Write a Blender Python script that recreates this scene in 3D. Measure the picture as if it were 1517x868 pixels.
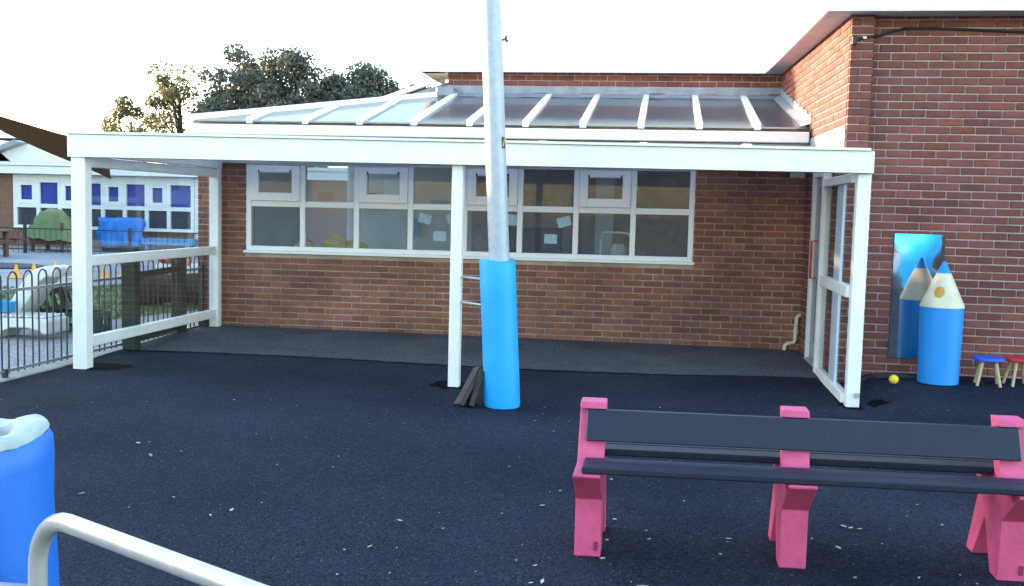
import bpy, bmesh, math, random
import numpy as np
from mathutils import Vector, Matrix
random.seed(7); RNG = np.random.default_rng(7)
scene = bpy.context.scene
for o in list(bpy.data.objects): bpy.data.objects.remove(o)
COL = scene.collection

# ------------------------------------------------------------------ camera
cam_d = bpy.data.cameras.new('camera'); cam = bpy.data.objects.new('camera', cam_d); COL.objects.link(cam)
scene.camera = cam
CAM = Vector((5.029, -11.857, 1.5315)); YAW, PIT, ROL = 0.14458, -0.08276, 0.02522
fwd = Vector((-math.sin(YAW)*math.cos(PIT), math.cos(YAW)*math.cos(PIT), math.sin(PIT)))
rt = Vector((math.cos(YAW), math.sin(YAW), 0)); up = rt.cross(fwd)
r2 = rt*math.cos(ROL) + up*math.sin(ROL); u2 = up*math.cos(ROL) - rt*math.sin(ROL)
cam.matrix_world = Matrix(((r2.x, u2.x, -fwd.x, CAM.x), (r2.y, u2.y, -fwd.y, CAM.y), (r2.z, u2.z, -fwd.z, CAM.z), (0, 0, 0, 1)))
cam_d.sensor_width = 36; cam_d.lens = 36*1508.2/1517; cam_d.clip_start = 0.05; cam_d.clip_end = 2000

# ------------------------------------------------------------------ sky, sun, exposure
SUN_AZ, SUN_EL = math.radians(78), math.radians(7)      # azimuth from +Y towards -X
world = bpy.data.worlds.new('World'); scene.world = world; world.use_nodes = True
wn = world.node_tree.nodes; wl = world.node_tree.links
bg = wn['Background']; sky = wn.new('ShaderNodeTexSky'); sky.sky_type = 'NISHITA'; sky.sun_disc = False
sky.sun_elevation = SUN_EL; sky.sun_rotation = -SUN_AZ; sky.air_density = 1.0; sky.dust_density = 0.7; sky.ozone_density = 1.2
wl.new(sky.outputs['Color'], bg.inputs['Color']); bg.inputs['Strength'].default_value = 0.15
sun_d = bpy.data.lights.new('sun', 'SUN'); sun_d.energy = 2.2; sun_d.angle = math.radians(3); sun_d.color = (1.0, 0.70, 0.45)
sun = bpy.data.objects.new('sun', sun_d); COL.objects.link(sun)
S = Vector((-math.sin(SUN_AZ)*math.cos(SUN_EL), math.cos(SUN_AZ)*math.cos(SUN_EL), math.sin(SUN_EL)))
sun.rotation_euler = (-S).to_track_quat('-Z', 'Y').to_euler()
vs = scene.view_settings
vs.view_transform = 'Standard'; vs.look = 'None'; vs.gamma = 1; vs.exposure = 3.3; vs.use_curve_mapping = False
scene.render.resolution_x = 1024; scene.render.resolution_y = 586

# ------------------------------------------------------------------ materials
def mat(name, col, rough=0.6, metal=0.0, noise=0.0, nscale=8.0, bump=0.0, bscale=40.0, col2=None, spec=0.5, perobj=0.0, island=0.0, detail=6.0, coat=0.0, stain=0.0, sscale=1.3):
    m = bpy.data.materials.new(name); m.use_nodes = True
    n = m.node_tree.nodes; l = m.node_tree.links; b = n['Principled BSDF']
    b.inputs['Roughness'].default_value = rough; b.inputs['Metallic'].default_value = metal
    b.inputs['Specular IOR Level'].default_value = spec
    if coat: b.inputs['Coat Weight'].default_value = coat; b.inputs['Coat Roughness'].default_value = .15
    geo = n.new('ShaderNodeNewGeometry'); last = None
    rgb = n.new('ShaderNodeRGB'); rgb.outputs[0].default_value = (*col, 1); last = rgb.outputs[0]
    if noise > 0:
        t = n.new('ShaderNodeTexNoise'); t.inputs['Scale'].default_value = nscale; t.inputs['Detail'].default_value = detail
        l.new(geo.outputs['Position'], t.inputs['Vector'])
        mx = n.new('ShaderNodeMix'); mx.data_type = 'RGBA'; c2 = col2 or tuple(c*0.45 for c in col)
        mr = n.new('ShaderNodeMapRange'); mr.inputs[1].default_value = .35; mr.inputs[2].default_value = .7; mr.inputs[4].default_value = noise
        l.new(t.outputs['Fac'], mr.inputs[0]); l.new(mr.outputs[0], mx.inputs[0])
        l.new(last, mx.inputs[6]); mx.inputs[7].default_value = (*c2, 1); last = mx.outputs[2]
    if perobj or island:
        hs = n.new('ShaderNodeHueSaturation'); l.new(last, hs.inputs['Color'])
        if perobj: src = n.new('ShaderNodeObjectInfo').outputs['Random']; amt = perobj
        else: src = geo.outputs['Random Per Island']; amt = island
        mr = n.new('ShaderNodeMapRange'); mr.inputs[3].default_value = 1-amt; mr.inputs[4].default_value = 1+amt
        l.new(src, mr.inputs[0]); l.new(mr.outputs[0], hs.inputs['Value'])
        ml = n.new('ShaderNodeMath'); ml.operation = 'MULTIPLY'; ml.inputs[1].default_value = 7.31; l.new(src, ml.inputs[0])
        fr = n.new('ShaderNodeMath'); fr.operation = 'FRACT'; l.new(ml.outputs[0], fr.inputs[0])
        mr2 = n.new('ShaderNodeMapRange'); mr2.inputs[3].default_value = .5-amt*.06; mr2.inputs[4].default_value = .5+amt*.03
        l.new(fr.outputs[0], mr2.inputs[0]); l.new(mr2.outputs[0], hs.inputs['Hue'])
        mr3 = n.new('ShaderNodeMapRange'); mr3.inputs[3].default_value = 1-amt*.45; mr3.inputs[4].default_value = 1+amt*.2
        l.new(fr.outputs[0], mr3.inputs[0]); l.new(mr3.outputs[0], hs.inputs['Saturation']); last = hs.outputs[0]
    if stain:
        t = n.new('ShaderNodeTexNoise'); t.inputs['Scale'].default_value = sscale; t.inputs['Detail'].default_value = 7; t.inputs['Roughness'].default_value = .65
        l.new(geo.outputs['Position'], t.inputs['Vector'])
        mr = n.new('ShaderNodeMapRange'); mr.inputs[1].default_value = .34; mr.inputs[2].default_value = .66; mr.inputs[3].default_value = 1-stain; mr.inputs[4].default_value = 1+stain*.55
        l.new(t.outputs['Fac'], mr.inputs[0]); vm = n.new('ShaderNodeVectorMath'); vm.operation = 'SCALE'; l.new(last, vm.inputs[0]); l.new(mr.outputs[0], vm.inputs['Scale']); last = vm.outputs[0]
    l.new(last, b.inputs['Base Color'])
    if bump:
        t = n.new('ShaderNodeTexNoise'); t.inputs['Scale'].default_value = bscale; t.inputs['Detail'].default_value = 5
        l.new(geo.outputs['Position'], t.inputs['Vector'])
        bp = n.new('ShaderNodeBump'); bp.inputs['Strength'].default_value = bump; bp.inputs['Distance'].default_value = .01
        l.new(t.outputs['Fac'], bp.inputs['Height']); l.new(bp.outputs[0], b.inputs['Normal'])
    return m
BR = (.185, .072, .050)
M = {}
M['brick'] = mat('brick', (.245, .094, .060), .85, noise=.55, nscale=14, bump=.5, bscale=90, perobj=.24, stain=.28, col2=(.155, .066, .046))
M['brick_stuff'] = mat('brick_stuff', (.245, .094, .060), .85, noise=.55, nscale=14, bump=.5, bscale=90, island=.24, stain=.28, col2=(.155, .066, .046))
M['brick_red'] = mat('brick_red', (.212, .062, .047), .85, noise=.6, nscale=16, bump=.5, bscale=90, perobj=.22, stain=.28, col2=(.125, .040, .032))
M['brick_red_stuff'] = mat('brick_red_stuff', (.212, .062, .047), .85, noise=.6, nscale=16, bump=.5, bscale=90, island=.22, stain=.28, col2=(.125, .040, .032))
M['mortar'] = mat('mortar', (.50, .39, .33), .95, noise=.6, nscale=9, bump=.5, bscale=120, col2=(.31, .24, .21), stain=.35)
M['mortar_grey'] = mat('mortar_grey', (.44, .38, .36), .95, noise=.6, nscale=9, bump=.5, bscale=120, col2=(.33, .29, .28))
M['white'] = mat('white_paint', (.80, .80, .785), .4, stain=.07, sscale=5, noise=.15, nscale=3, col2=(.68, .68, .67), bump=.03, bscale=60)
M['palepanel'] = mat('pale_panel', (.50, .58, .68), .3)
M['upvc'] = mat('white_upvc', (.78, .79, .81), .3, noise=.15, nscale=4, col2=(.68, .69, .70))
M['soffit'] = mat('soffit_board', (.50, .49, .47), .7, noise=.3, nscale=5)
M['lead'] = mat('lead', (.20, .22, .27), .5, noise=.7, nscale=7, bump=.4, bscale=25, col2=(.33, .35, .40))
M['galv'] = mat('galvanised', (.40, .44, .49), .5, metal=.25, noise=.6, nscale=22, col2=(.28, .32, .37), bump=.1, bscale=60)
M['tube'] = mat('painted_tube', (.52, .51, .49), .34, metal=.4, noise=.5, nscale=14, col2=(.40, .39, .37), bump=.06, bscale=90)
M['pad'] = mat('blue_foam', (.004, .34, .78), .55, noise=.4, nscale=5, col2=(.004, .27, .68), bump=.08, bscale=55)
M['pad2'] = mat('blue_vinyl', (.008, .135, .56), .5, noise=.3, nscale=4, col2=(.007, .11, .47), bump=.12, bscale=16)
M['foam'] = mat('pale_foam', (.46, .53, .54), .8, noise=.5, nscale=14, bump=.3, bscale=50)
M['pink'] = mat('pink_plastic', (.64, .085, .215), .55, noise=.6, nscale=11, col2=(.50, .065, .16), bump=.3, bscale=120, stain=.15, sscale=6)
M['navy'] = mat('dark_plastic_plank', (.014, .019, .036), .42, spec=.3, noise=.4, nscale=9, bump=.12, bscale=120, col2=(.022, .026, .04))
M['green_post'] = mat('green_timber', (.014, .035, .024), .7, noise=.5, nscale=8, bump=.3, bscale=40)
M['dark'] = mat('dark_timber', (.028, .024, .022), .8, noise=.6, nscale=12, bump=.6, bscale=40, col2=(.06, .052, .048))
M['fence'] = mat('fence_paint', (.030, .037, .036), .38, noise=.3, nscale=20)
M['rail'] = mat('fence_rail', (.22, .23, .24), .35, metal=.3, noise=.4, nscale=20)
M['kerb'] = mat('concrete', (.34, .32, .30), .9, noise=.6, nscale=10, bump=.5, bscale=70)
M['canvas'] = mat('sail_cloth', (.085, .060, .042), .85, noise=.3, nscale=60)
M['grass'] = mat('grass', (.11, .17, .055), .9, noise=.7, nscale=6, col2=(.05, .09, .028), bump=.8, bscale=120)
M['leaf'] = mat('leaf', (.12, .134, .115), .7, noise=.6, nscale=.9, col2=(.075, .086, .082), spec=.25)
M['leaf2'] = mat('leaf_olive', (.12, .115, .075), .7, noise=.6, nscale=.9, col2=(.085, .08, .06), spec=.25)
M['bark'] = mat('bark', (.055, .042, .034), .9, noise=.6, nscale=6, bump=.6, bscale=20)
M['cone'] = mat('cone_yellow', (.80, .36, .02), .5)
M['yellow'] = mat('yellow_plastic', (.80, .58, .03), .4)
M['cream'] = mat('pencil_cream', (.66, .60, .45), .55, noise=.3, nscale=8, bump=.08)
M['gold'] = mat('ochre_spot', (.50, .25, .03), .5)
M['blue'] = mat('stool_blue', (.02, .10, .55), .45)
M['pencil_blue'] = mat('pencil_blue', (.005, .25, .70), .45, noise=.25, nscale=6, col2=(.006, .19, .60), bump=.06)
M['darkpink'] = mat('dark_pink', (.22, .02, .07), .5)
M['red'] = mat('red_paint', (.50, .02, .035), .45)
M['wood'] = mat('pale_wood', (.50, .39, .24), .6, noise=.4, nscale=20, bump=.1)
M['brown'] = mat('brown_wood', (.11, .055, .03), .7, noise=.5, nscale=12, bump=.2)
M['tarp_green'] = mat('tarp_green', (.12, .17, .06), .6, noise=.5, nscale=4, bump=.5, bscale=9)
M['tarp_blue'] = mat('tarp_blue', (.012, .22, .74), .45, noise=.4, nscale=4, bump=.5, bscale=9)
M['pale_blue'] = mat('pale_blue', (.10, .30, .58), .5)
M['cyan'] = mat('cyan_sheet', (.04, .40, .46), .4)
M['wplastic'] = mat('white_plastic', (.70, .71, .70), .45, noise=.3, nscale=9)
M['black'] = mat('black_plastic', (.016, .015, .018), .5)
M['cgreen'] = mat('crate_green', (.012, .075, .05), .5)
M['cyanplastic'] = mat('cyan_plastic', (.01, .30, .66), .45)
M['orange'] = mat('orange_plastic', (.75, .22, .02), .45)
M['far_brick'] = mat('far_brick', (.24, .13, .085), .9, noise=.7, nscale=11, bump=.5, bscale=70, col2=(.17, .085, .06))
M['maroon'] = mat('maroon_roof', (.07, .02, .028), .7, noise=.4)
M['roof_grey'] = mat('roof_grey', (.42, .42, .44), .7, noise=.5, nscale=2)
M['blind'] = mat('blue_blind', (.05, .075, .40), .8, noise=.3, nscale=9)
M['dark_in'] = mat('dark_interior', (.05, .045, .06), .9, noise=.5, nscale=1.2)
M['plaster'] = mat('cream_plaster', (.54, .62, .62), .9, noise=.3, nscale=2)
M['carpet'] = mat('carpet', (.20, .22, .28), .95)
M['board'] = mat('display_board', (.17, .085, .06), .9, noise=.6, nscale=5)
M['paper'] = mat('paper_blue', (.64, .80, .86), .8, noise=.55, nscale=45, col2=(.22, .42, .62))
M['plush'] = mat('yellow_plush', (.70, .52, .15), .95, noise=.6, nscale=30, bump=.8, bscale=80)
M['rubber'] = mat('black_rubber', (.012, .012, .014), .6)
M['doorgrey'] = mat('grey_door', (.30, .32, .34), .4)
M['pipe'] = mat('plastic_pipe', (.62, .58, .50), .45, noise=.4, nscale=10)
M['petal'] = mat('pale_scraps', (.36, .32, .27), .8, island=.35)
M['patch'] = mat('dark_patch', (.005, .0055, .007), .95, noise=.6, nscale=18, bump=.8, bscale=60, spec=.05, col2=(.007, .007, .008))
M['damp'] = mat('damp_tarmac', (.030, .032, .038), .8, noise=.6, nscale=18, col2=(.045, .047, .055), bump=.6, bscale=70)
M['mulch'] = mat('brown_bark', (.035, .026, .024), .95, noise=.8, nscale=14, bump=1., bscale=30, col2=(.08, .06, .05))
M['line'] = mat('faded_line_paint', (.42, .43, .46), .8, noise=.8, nscale=8, col2=(.2, .2, .23))

def asphalt(name, c0, c1, speck, patch=1.0):
    m = bpy.data.materials.new(name); m.use_nodes = True
    n = m.node_tree.nodes; l = m.node_tree.links; b = n['Principled BSDF']; b.inputs['Roughness'].default_value = .82
    b.inputs['Specular IOR Level'].default_value = .06
    geo = n.new('ShaderNodeNewGeometry')
    def nz(sc, det): 
        t = n.new('ShaderNodeTexNoise'); t.inputs['Scale'].default_value = sc; t.inputs['Detail'].default_value = det
        l.new(geo.outputs['Position'], t.inputs['Vector']); return t
    big = nz(.55*patch, 5); mid = nz(70, 3)
    v = n.new('ShaderNodeTexVoronoi'); v.inputs['Scale'].default_value = 105; l.new(geo.outputs['Position'], v.inputs['Vector'])
    mr = n.new('ShaderNodeMapRange'); mr.inputs[1].default_value = .35; mr.inputs[2].default_value = .68; l.new(big.outputs['Fac'], mr.inputs[0])
    mx = n.new('ShaderNodeMix'); mx.data_type = 'RGBA'; mx.inputs[6].default_value = (*c0, 1); mx.inputs[7].default_value = (*c1, 1); l.new(mr.outputs[0], mx.inputs[0])
    # stone chippings: each voronoi cell its own grey
    hs = n.new('ShaderNodeHueSaturation'); l.new(mx.outputs[2], hs.inputs['Color'])
    sep = n.new('ShaderNodeSeparateColor'); l.new(v.outputs['Color'], sep.inputs[0])
    cr = n.new('ShaderNodeMapRange'); cr.inputs[3].default_value = .45; cr.inputs[4].default_value = 1.6; l.new(sep.outputs[0], cr.inputs[0]); l.new(cr.outputs[0], hs.inputs['Value'])
    gt = n.new('ShaderNodeMath'); gt.operation = 'GREATER_THAN'; gt.inputs[1].default_value = 1-speck; l.new(sep.outputs[1], gt.inputs[0])
    mx2 = n.new('ShaderNodeMix'); mx2.data_type = 'RGBA'; l.new(gt.outputs[0], mx2.inputs[0]); l.new(hs.outputs[0], mx2.inputs[6]); mx2.inputs[7].default_value = (.07, .075, .09, 1)
    l.new(mx2.outputs[2], b.inputs['Base Color'])
    ad = n.new('ShaderNodeMath'); ad.operation = 'SUBTRACT'; l.new(mid.outputs['Fac'], ad.inputs[0]); l.new(v.outputs['Distance'], ad.inputs[1])
    bp = n.new('ShaderNodeBump'); bp.inputs['Strength'].default_value = .8; bp.inputs['Distance'].default_value = .006
    l.new(ad.outputs[0], bp.inputs['Height']); l.new(bp.outputs[0], b.inputs['Normal'])
    return m
M['asphalt'] = asphalt('tarmac', (.0125, .0160, .0285), (.0245, .0290, .047), .010)
M['asphalt_old'] = asphalt('old_tarmac', (.062, .065, .078), (.088, .092, .108), .03, 2)
M['asphalt_far'] = asphalt('far_tarmac', (.28, .28, .30), (.38, .38, .40), .02, .7)

def glass(name, tint=(.9, .94, .95), refl=1.0, rough=.02, wavy=.0, veil=0.0):
    m = bpy.data.materials.new(name); m.use_nodes = True
    n = m.node_tree.nodes; l = m.node_tree.links; n.remove(n['Principled BSDF']); out = n['Material Output']
    tr = n.new('ShaderNodeBsdfTransparent'); tr.inputs[0].default_value = (*tint, 1)
    gl = n.new('ShaderNodeBsdfGlossy'); gl.inputs['Roughness'].default_value = rough
    fr = n.new('ShaderNodeFresnel'); fr.inputs[0].default_value = 1.5
    ml = n.new('ShaderNodeMath'); ml.operation = 'MULTIPLY'; ml.inputs[1].default_value = refl; ml.use_clamp = True
    l.new(fr.outputs[0], ml.inputs[0]); mx = n.new('ShaderNodeMixShader')
    l.new(ml.outputs[0], mx.inputs[0]); l.new(tr.outputs[0], mx.inputs[1]); l.new(gl.outputs[0], mx.inputs[2]); l.new(mx.outputs[0], out.inputs[0])
    if veil:      # pale blue diffuse mixed in, imitates the sky's hazy reflection
        df = n.new('ShaderNodeBsdfDiffuse'); df.inputs[0].default_value = (.50, .58, .70, 1); m3 = n.new('ShaderNodeMixShader'); m3.inputs[0].default_value = veil
        l.new(mx.outputs[0], m3.inputs[1]); l.new(df.outputs[0], m3.inputs[2]); l.new(m3.outputs[0], out.inputs[0])
    if wavy:
        geo = n.new('ShaderNodeNewGeometry'); t = n.new('ShaderNodeTexNoise'); t.inputs['Scale'].default_value = 1.5; l.new(geo.outputs['Position'], t.inputs['Vector'])
        bp = n.new('ShaderNodeBump'); bp.inputs['Strength'].default_value = wavy; l.new(t.outputs['Fac'], bp.inputs['Height']); l.new(bp.outputs[0], gl.inputs['Normal'])
    return m
M['glass'] = glass('window_glass', (.91, .94, .96), .38, .02, .03, .055)
M['clear'] = glass('screen_glass', (.95, .97, .98), .22, .03)
def polycarb(name, col, trans, gloss):
    m = bpy.data.materials.new(name); m.use_nodes = True
    n = m.node_tree.nodes; l = m.node_tree.links; b = n['Principled BSDF']; out = n['Material Output']
    b.inputs['Base Color'].default_value = (*col, 1); b.inputs['Roughness'].default_value = gloss
    tl = n.new('ShaderNodeBsdfTranslucent'); tl.inputs[0].default_value = (.8, .84, .88, 1)
    mx = n.new('ShaderNodeMixShader'); mx.inputs[0].default_value = trans
    l.new(b.outputs[0], mx.inputs[1]); l.new(tl.outputs[0], mx.inputs[2]); l.new(mx.outputs[0], out.inputs[0]); return m
M['poly'] = polycarb('polycarbonate', (.6, .63, .66), .65, .3)
def roof_glazing():
    m = bpy.data.materials.new('roof_glazing'); m.use_nodes = True
    n = m.node_tree.nodes; l = m.node_tree.links; n.remove(n['Principled BSDF']); out = n['Material Output']
    df = n.new('ShaderNodeBsdfDiffuse'); df.inputs[0].default_value = (.26, .28, .33, 1)
    tl = n.new('ShaderNodeBsdfTranslucent'); tl.inputs[0].default_value = (.82, .87, .92, 1)
    gl = n.new('ShaderNodeBsdfGlossy'); gl.inputs['Roughness'].default_value = .10
    fr = n.new('ShaderNodeFresnel'); fr.inputs[0].default_value = 2.0
    m1 = n.new('ShaderNodeMixShader'); m1.inputs[0].default_value = .75; m2 = n.new('ShaderNodeMixShader')
    l.new(df.outputs[0], m1.inputs[1]); l.new(tl.outputs[0], m1.inputs[2]); l.new(fr.outputs[0], m2.inputs[0])
    l.new(m1.outputs[0], m2.inputs[1]); l.new(gl.outputs[0], m2.inputs[2]); l.new(m2.outputs[0], out.inputs[0]); return m
M['roofglass'] = roof_glazing()
def thin_cloth(m, col, f):
    n = m.node_tree.nodes; l = m.node_tree.links; b = n['Principled BSDF']; out = n['Material Output']
    tl = n.new('ShaderNodeBsdfTranslucent'); tl.inputs[0].default_value = (*col, 1); mx = n.new('ShaderNodeMixShader'); mx.inputs[0].default_value = f
    l.new(b.outputs[0], mx.inputs[1]); l.new(tl.outputs[0], mx.inputs[2]); l.new(mx.outputs[0], out.inputs[0])
thin_cloth(M['canvas'], (.30, .19, .11), .6); thin_cloth(M['leaf'], (.07, .085, .055), .22); thin_cloth(M['leaf2'], (.16, .14, .06), .35)
def mirror_mat():
    m = mat('acrylic_mirror', (.80, .82, .84), .04, metal=1.0); n = m.node_tree.nodes; l = m.node_tree.links
    geo = n.new('ShaderNodeNewGeometry'); t = n.new('ShaderNodeTexNoise'); t.inputs['Scale'].default_value = 2.6; t.inputs['Detail'].default_value = 1
    l.new(geo.outputs['Position'], t.inputs['Vector']); bp = n.new('ShaderNodeBump'); bp.inputs['Strength'].default_value = .10; bp.inputs['Distance'].default_value = .05
    l.new(t.outputs['Fac'], bp.inputs['Height']); l.new(bp.outputs[0], n['Principled BSDF'].inputs['Normal']); return m
M['mirror'] = mirror_mat()

# ------------------------------------------------------------------ mesh helpers
WL = {}
def setp(o, parent, org):
    WL[o.name] = Vector(org)
    if parent is not None:
        o.parent = parent
def tag(o, label=None, cat=None, group=None, kind=None):
    if label: o['label'] = label
    if cat: o['category'] = cat
    if group: o['group'] = group
    if kind: o['kind'] = kind
    return o
def empty(name, loc, label=None, cat=None, group=None):
    o = bpy.data.objects.new(name, None); COL.objects.link(o); o.location = loc; o.empty_display_size = .1
    WL[o.name] = Vector(loc); return tag(o, label, cat, group)
def mesh(name, V, F, m, parent=None, smooth=False, kind=None, org=None):
    org = Vector(org) if org is not None else (WL[parent.name] if parent is not None else Vector((0, 0, 0)))
    if parent is not None: org = WL[parent.name]
    me = bpy.data.meshes.new(name); me.from_pydata([tuple(Vector(v)-org) for v in V], [], F)
    o = bpy.data.objects.new(name, me); COL.objects.link(o)
    if m: me.materials.append(M[m] if isinstance(m, str) else m)
    if smooth:
        for p in me.polygons: p.use_smooth = True
    if parent is None: o.location = org
    setp(o, parent, org); 
    if kind: o['kind'] = kind
    return o
class B:
    """collects world-space shapes into one mesh"""
    def __init__(s): s.V = []; s.F = []
    def add(s, V, F):
        k = len(s.V); s.V += [Vector(v) for v in V]; s.F += [tuple(i+k for i in f) for f in F]; return s
    def box(s, a, b, ch=0.0):
        x0, y0, z0 = (min(a[i], b[i]) for i in range(3)); x1, y1, z1 = (max(a[i], b[i]) for i in range(3))
        if ch <= 0:
            V = [(x, y, z) for x in (x0, x1) for y in (y0, y1) for z in (z0, z1)]
            return s.add(V, [(0, 1, 3, 2), (4, 6, 7, 5), (0, 4, 5, 1), (2, 3, 7, 6), (0, 2, 6, 4), (1, 5, 7, 3)])
        V, F = chbox((x0, y0, z0), (x1, y1, z1), ch); return s.add(V, F)
    def obox(s, c, size, rot, ch=0.0):
        t = B(); h = Vector(size)*.5; t.box(-h, h, ch)
        R = rot if isinstance(rot, Matrix) else Matrix.Rotation(rot, 3, 'Z')
        return s.add([R @ v + Vector(c) for v in t.V], t.F)
    def tube(s, pts, r, n=10, cap=True):
        pts = [Vector(p) for p in pts]; rr = r if isinstance(r, (list, tuple)) else [r]*len(pts)
        base = len(s.V); prev = None
        for i, p in enumerate(pts):
            d = (pts[min(i+1, len(pts)-1)] - pts[max(i-1, 0)]).normalized()
            if prev is None:
                a = d.cross(Vector((0, 0, 1)) if abs(d.z) < .9 else Vector((1, 0, 0))).normalized()
            else: a = (prev - d*prev.dot(d)).normalized()
            prev = a; b = d.cross(a)
            for k in range(n):
                t = 2*math.pi*k/n; s.V.append(p + (a*math.cos(t) + b*math.sin(t))*rr[i])
        for i in range(len(pts)-1):
            for k in range(n):
                s.F.append((base+i*n+k, base+i*n+(k+1) % n, base+(i+1)*n+(k+1) % n, base+(i+1)*n+k))
        if cap:
            s.F.append(tuple(base+k for k in range(n))[::-1]); s.F.append(tuple(base+(len(pts)-1)*n+k for k in range(n)))
        return s
    def lathe(s, c, prof, n=24, ax=1.0, ay=1.0):
        base = len(s.V); c = Vector(c)
        for (r, z) in prof:
            for k in range(n):
                t = 2*math.pi*k/n; s.V.append(c + Vector((r*math.cos(t)*ax, r*math.sin(t)*ay, z)))
        for i in range(len(prof)-1):
            for k in range(n):
                s.F.append((base+i*n+k, base+i*n+(k+1) % n, base+(i+1)*n+(k+1) % n, base+(i+1)*n+k))
        s.F.append(tuple(base+k for k in range(n))[::-1]); s.F.append(tuple(base+(len(prof)-1)*n+k for k in range(n)))
        return s
    def prism(s, poly, d):
        """poly: 3D points (planar), extruded by vector d"""
        n = len(poly); d = Vector(d); P = [Vector(p) for p in poly]
        F = [tuple(range(n))[::-1], tuple(range(n, 2*n))] + [(i, (i+1) % n, n+(i+1) % n, n+i) for i in range(n)]
        return s.add(P+[p+d for p in P], F)
    def map(s, f): s.V = [Vector(f(v)) for v in s.V]; return s
    def out(s, name, m, parent=None, smooth=False, kind=None, org=None, bevel=0.0, wn=False):
        o = mesh(name, s.V, s.F, m, parent, smooth, kind, org)
        me = o.data
        bm = bmesh.new(); bm.from_mesh(me); bmesh.ops.recalc_face_normals(bm, faces=bm.faces)
        if bevel:
            ed = [e for e in bm.edges if len(e.link_faces) == 2 and e.calc_face_angle(0) > .5]
            bmesh.ops.bevel(bm, geom=ed, offset=bevel, segments=2, affect='EDGES', profile=.6, clamp_overlap=True)
        bm.to_mesh(me); bm.free()
        if smooth:
            me.set_sharp_from_angle(angle=math.radians(38)) if hasattr(me, 'set_sharp_from_angle') else None
            for p in me.polygons: p.use_smooth = True
        return o
def chbox(a, b, c):
    x0, y0, z0 = a; x1, y1, z1 = b; c = min(c, (x1-x0)*.45, (y1-y0)*.45, (z1-z0)*.45)
    bm = bmesh.new(); bmesh.ops.create_cube(bm, size=1)
    for v in bm.verts:
        v.co = Vector((x0 if v.co.x < 0 else x1, y0 if v.co.y < 0 else y1, z0 if v.co.z < 0 else z1))
    bmesh.ops.bevel(bm, geom=list(bm.edges), offset=c, segments=1, affect='EDGES')
    bm.verts.index_update(); V = [v.co.copy() for v in bm.verts]; F = [tuple(v.index for v in f.verts) for f in bm.faces]; bm.free(); return V, F
def copy_child(o, parent, loc=None):
    c = o.copy(); COL.objects.link(c); c.parent = parent
    if loc is not None: c.location = loc
    return c
def sm(t): t = max(0., min(1., t)); return t*t*(3-2*t)
def gz(x, y):
    """tarmac height: slight fall away from the building, a little higher by the right hand wall"""
    z = -.025*min(3., max(0., -y))
    z += .105*sm((x-6.72)/.45)*sm((y+5.5)/2.5)
    z += -.025*sm((-x-.7)/2.)
    return z
SH = .0045            # the low building's courses rise a little to the right
def sh(x, z): return z + SH*x

# ------------------------------------------------------------------ ground
def sheet(name, x0, x1, y0, y1, nx, ny, m, dz=0, f=gz, kind='structure'):
    V = []; F = []
    for j in range(ny+1):
        for i in range(nx+1):
            x = x0+(x1-x0)*i/nx; y = y0+(y1-y0)*j/ny; V.append((x, y, f(x, y)+dz))
    for j in range(ny):
        for i in range(nx): a = j*(nx+1)+i; F.append((a, a+1, a+nx+2, a+nx+1))
    return mesh(name, V, F, m, None, True, kind)
# one big ground sheet (far), the playground tarmac, the old strip under the canopy
def strip_edge(x): return -1.95 + .06*math.sin(x*1.3) + (.20 if x > 5 else 0)*sm((x-5)/1.6)
sheet('ground', -260, 260, -260, 300, 4, 4, 'asphalt_far', f=lambda x, y: -.135)
sheet('playground_tarmac', -.56, 14, -24, .0, 90, 110, 'asphalt')
V = []; F = []; N = 60
for i in range(N+1):
    x = -.5 + 7.12*i/N
    V += [(x, strip_edge(x)+.012*math.sin(i*2.3), gz(x, -1.95)+.010), (x, -1.0, gz(x, -1.0)+.010), (x, 0.0, gz(x, 0)+.010)]
for i in range(N): a = i*3; F += [(a, a+3, a+4, a+1), (a+1, a+4, a+5, a+2)]
mesh('old_tarmac_strip', V, F, 'asphalt_old', None, True, 'structure')
# beyond the fence
def gfar(x, y): return -.1
sheet('side_yard', -60, -.56, -30, 40, 30, 30, 'asphalt_far', f=lambda x, y: -.105)
GP = [(-12.0, -1.0), (-7.5, -6.0), (-3.6, -2.0), (-2.62, -.15), (-1.9, 2.2), (-1.55, 3.3), (-4.0, 8.2), (-4.75, 6.8), (-5.95, 4.9), (-9.5, 4.0)]
mesh('grass_strip', [(x, y, -.098) for x, y in GP], [tuple(range(len(GP)))], 'grass', None, False, 'structure')
def inpoly(x, y, P):
    c = False; j = len(P)-1
    for i in range(len(P)):
        if (P[i][1] > y) != (P[j][1] > y) and x < (P[j][0]-P[i][0])*(y-P[i][1])/(P[j][1]-P[i][1])+P[i][0]: c = not c
        j = i
    return c
V = []; F = []
while len(F) < 14000:
    x = random.uniform(-9.5, -1.5); y = random.uniform(-3, 8.2)
    if not inpoly(x, y, GP): continue
    a = random.uniform(0, 6.28); w = .012; h = random.uniform(.02, .055); k = len(V)
    V += [(x-w*math.cos(a), y-w*math.sin(a), -.1), (x+w*math.cos(a), y+w*math.sin(a), -.1), (x+random.uniform(-.02, .02), y+random.uniform(-.02, .02), -.1+h)]; F.append((k, k+1, k+2))
tag(mesh('grass_blades', V, F, 'grass', None, False, 'stuff'), 'short green grass on the strip beyond the bow-top fence', 'grass')
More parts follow.
